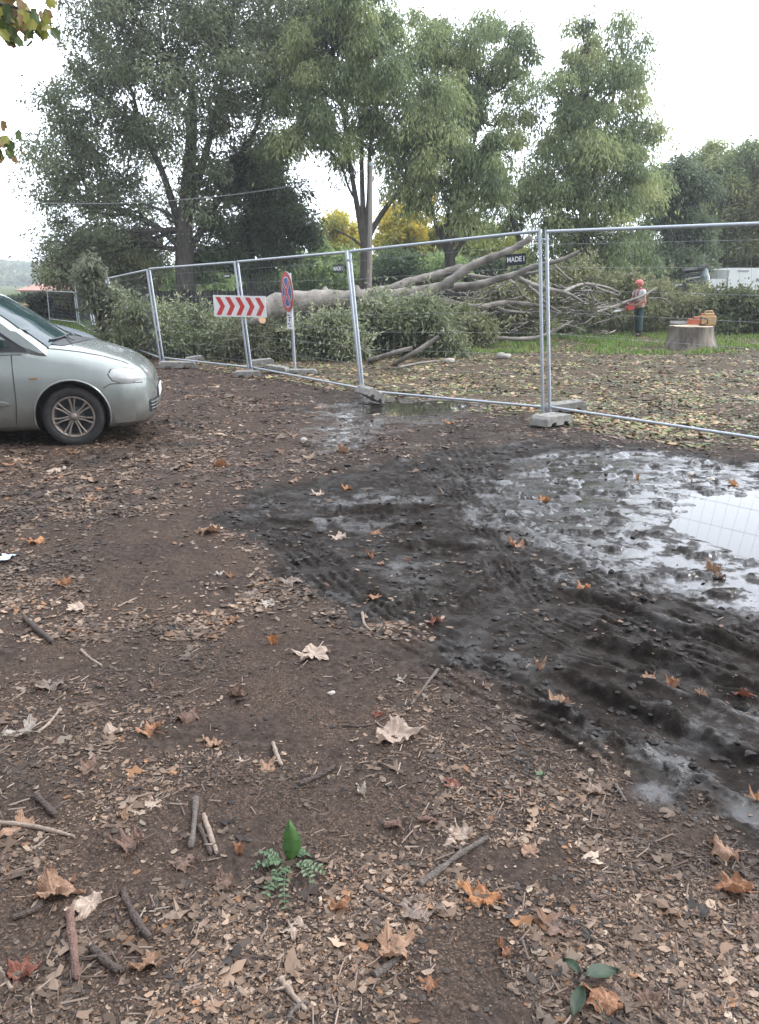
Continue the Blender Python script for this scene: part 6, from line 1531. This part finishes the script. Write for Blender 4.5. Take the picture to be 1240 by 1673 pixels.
def worker():
    f = G(1040, 550); root = empty('person', f, 'worker in pink helmet, grey shirt and red braces, holding a chainsaw by the brush', 'person')
    # local: faces -X (left in the picture), slightly away; z up. Left arm on the far side
    SK = mat('skin', (.48, .27, .19), .5); TS = noisy('grey_shirt', (.60, .60, .62), (.72, .72, .74), 8, (.8, .9)); RD = noisy('red_workwear', (.30, .055, .06), (.42, .09, .09), 10, (.7, .8)); TR = noisy('dark_trousers', (.03, .06, .06), (.055, .09, .09), 10, (.8, .9)); BT = mat('boot', (.03, .025, .02), .6)
    tw = math.radians(18); ca, sa = math.cos(tw), math.sin(tw)
    def L(x, y, z): return (x*ca-y*sa, x*sa+y*ca, z)
    def nd(d): return {k: (*L(*v[:3]), v[3]) for k, v in d.items()}
    hand = {}
    def arm(s, sh, el, wr):
        return {'sh'+s: (*sh, .05), 'el'+s: (*el, .038), 'wr'+s: (*wr, .026)}
    B = {'pelvis': (.02, 0, .95, .13), 'belly': (.02, 0, 1.08, .13), 'chest': (.0, 0, 1.30, .15), 'neckb': (-.02, 0, 1.44, .07), 'neck': (-.045, 0, 1.50, .052), 'skull': (-.075, 0, 1.585, .085), 'crown': (-.07, 0, 1.65, .078), 'nose': (-.165, 0, 1.585, .012), 'chin': (-.13, 0, 1.525, .028),
         'earR': (-.065, -.085, 1.585, .013), 'earL': (-.065, .085, 1.585, .013),
         'hipR': (.02, -.09, .90, .09), 'kneeR': (.0, -.10, .49, .058), 'ankR': (.02, -.11, .09, .042), 'toeR': (-.16, -.12, .04, .035), 'hipL': (.02, .09, .90, .09), 'kneeL': (.03, .11, .49, .058), 'ankL': (.07, .12, .09, .042), 'toeL': (-.11, .13, .04, .035)}
    B.update(arm('R', (-.02, -.19, 1.38), (-.02, -.26, 1.12), (-.20, -.17, .99))); B.update(arm('L', (-.03, .19, 1.38), (-.12, .24, 1.14), (-.32, .10, 1.05)))
    E = [('pelvis', 'belly'), ('belly', 'chest'), ('chest', 'neckb'), ('neckb', 'neck'), ('neck', 'skull'), ('skull', 'crown'), ('skull', 'nose'), ('skull', 'chin'), ('skull', 'earR'), ('skull', 'earL'), ('pelvis', 'hipR'), ('hipR', 'kneeR'), ('kneeR', 'ankR'), ('ankR', 'toeR'), ('pelvis', 'hipL'), ('hipL', 'kneeL'), ('kneeL', 'ankL'), ('ankL', 'toeL'),
         ('chest', 'shR'), ('shR', 'elR'), ('elR', 'wrR'), ('chest', 'shL'), ('shL', 'elL'), ('elL', 'wrL')]
    for s, wr, d in (('R', (-.20, -.17, .99), -1), ('L', (-.32, .10, 1.05), -1)):
        B['palm'+s] = (wr[0]-.05, wr[1]+.01, wr[2]-.01, .026); E.append(('wr'+s, 'palm'+s))
        for k, (oy, ln) in enumerate(((.030, .060), (.011, .068), (-.009, .064), (-.028, .052))):
            a = 'f%d%s' % (k, s); B[a] = (wr[0]-.095, wr[1]+oy, wr[2]-.005, .009); B[a+'b'] = (wr[0]-.095-ln*.45, wr[1]+oy, wr[2]-.03, .0085); B[a+'c'] = (wr[0]-.09, wr[1]+oy, wr[2]-.03-ln*.5, .008); E += [('palm'+s, a), (a, a+'b'), (a+'b', a+'c')]
        B['t'+s] = (wr[0]-.05, wr[1]+(.04 if s == 'R' else -.04), wr[2]-.025, .011); B['t2'+s] = (wr[0]-.085, wr[1]+(.035 if s == 'R' else -.035), wr[2]-.055, .009); E += [('palm'+s, 't'+s), ('t'+s, 't2'+s)]
    skin('body', nd(B), E, SK, root, 2)
    S = {'a': (.02, 0, 1.0, .155), 'b': (.02, 0, 1.15, .155), 'c': (0, 0, 1.33, .17), 'd': (-.02, 0, 1.43, .10), 'sr': (-.02, -.19, 1.385, .075), 'er': (-.02, -.245, 1.20, .062), 'sl': (-.03, .19, 1.385, .075), 'el': (-.09, .23, 1.22, .062)}
    skin('shirt', nd(S), [('a', 'b'), ('b', 'c'), ('c', 'd'), ('c', 'sr'), ('sr', 'er'), ('c', 'sl'), ('sl', 'el')], TS, root, 2)
    T = {'a': (.02, 0, .97, .16), 'hr': (.02, -.09, .86, .112), 'kr': (.0, -.10, .49, .088), 'ar': (.02, -.11, .13, .075), 'hl': (.02, .09, .86, .112), 'kl': (.03, .11, .49, .088), 'al': (.07, .12, .13, .075)}
    skin('trousers', nd(T), [('a', 'hr'), ('hr', 'kr'), ('kr', 'ar'), ('a', 'hl'), ('hl', 'kl'), ('kl', 'al')], TR, root, 2)
    skin('waistband', nd({'a': (.025, 0, .93, .172), 'b': (.025, 0, 1.08, .168), 'c': (.075, 0, 1.2, .135), 'd': (.08, 0, 1.33, .10)}), [('a', 'b'), ('b', 'c'), ('c', 'd')], RD, root, 2)
    for s in (-1, 1):
        mb = MB(); q = [L(.17, s*.06, 1.15), L(.17, s*.085, 1.32), L(.08, s*.10, 1.46), L(-.08, s*.10, 1.47), L(-.17, s*.09, 1.32), L(-.16, s*.08, 1.1)]; mb.tube(np.array(q)+f, .02, 6); mb.build('brace', RD, root)
        y = -.11 if s < 0 else .12; x0 = 0 if s < 0 else .05
        mb = MB(); V = np.array([L(x0+a, y+b, c) for a, b, c in []]) if False else None
        mb.ball((0, 0, 0), (.14, .052, .055), 8); v = mb.V[0]; v[:, 2] = np.maximum(v[:, 2], -.045); c = np.array(L(x0-.05, y, .047)); mb.V = [np.column_stack([v[:, 0]*ca-v[:, 1]*sa, v[:, 0]*sa+v[:, 1]*ca, v[:, 2]])+c+f]
        mb.tube(np.array([L(x0+.02, y, .05), L(x0+.02, y, .20)])+f, [.055, .06], 10); mb.build('boot', BT, root)
    hp = np.array(L(-.07, 0, 1.62))+f; HM = mat('pink_helmet', (.58, .17, .14), .4)
    mb = MB(); n = 9; V = []
    for i in range(n):
        a = math.pi/2*i/(n-1)
        for k in range(24): th = 2*math.pi*k/24; V.append((.125*math.cos(a)*math.cos(th)*1.05, .108*math.cos(a)*math.sin(th), .12*math.sin(a)))
    mb.grid(np.array(V), n, 24); V = np.array(V).reshape(n, 24, 3); mb = MB(); V = np.concatenate([V, V[:, :1]], 1).reshape(-1, 3); mb.grid(V+hp, n, 25); mb.box(hp+np.array(L(-.16, 0, .0)), (.08, .17, .012), 0, None, .004); hm = mb.build('helmet', HM, root)
    mb = MB(); mb.ball(np.array(L(-.06, -.115, 1.57))+f, (.04, .03, .05), 6); mb.ball(np.array(L(-.06, .115, 1.57))+f, (.04, .03, .05), 6); mb.build('ear_defender', mat('defender_orange', (.6, .12, .04), .4), hm)
    mb = MB(); mb.ball(np.array(L(-.03, 0, 1.575))+f, (.085, .085, .07), 8); mb.build('hair', mat('dark_hair', (.04, .03, .02), .8), root)
    for s in (-1, 1):
        mb = MB(); mb.ball(np.array(L(-.152, s*.032, 1.60))+f, (.010, .010, .008), 5); mb.build('eye', BLACK, root)
    chainsaw(np.array(L(-.36, -.05, .80))+f, math.pi+tw, 'red chainsaw with bright bar held at the waist by the worker', 1.0, .18, colr=mat('saw_red', (.50, .05, .035), .4))
worker()

# ================================================================== HAZE (the far slope and trees fade)
def haze():
    mb = MB(); mb.box((0, 450, 20), (1500, 1000, 46)); m = bpy.data.materials.new('haze'); m.use_nodes = True; t = m.node_tree; t.nodes.clear()
    o = t.nodes.new('ShaderNodeOutputMaterial'); v = t.nodes.new('ShaderNodeVolumePrincipled'); v.inputs['Color'].default_value = (.92, .95, 1, 1); v.inputs['Density'].default_value = .0010; v.inputs['Anisotropy'].default_value = .3
    t.links.new(v.outputs[0], o.inputs['Volume']); h = mb.build('haze', m, origin=(0, 0, 0)); tag(h, kind='stuff')
haze()
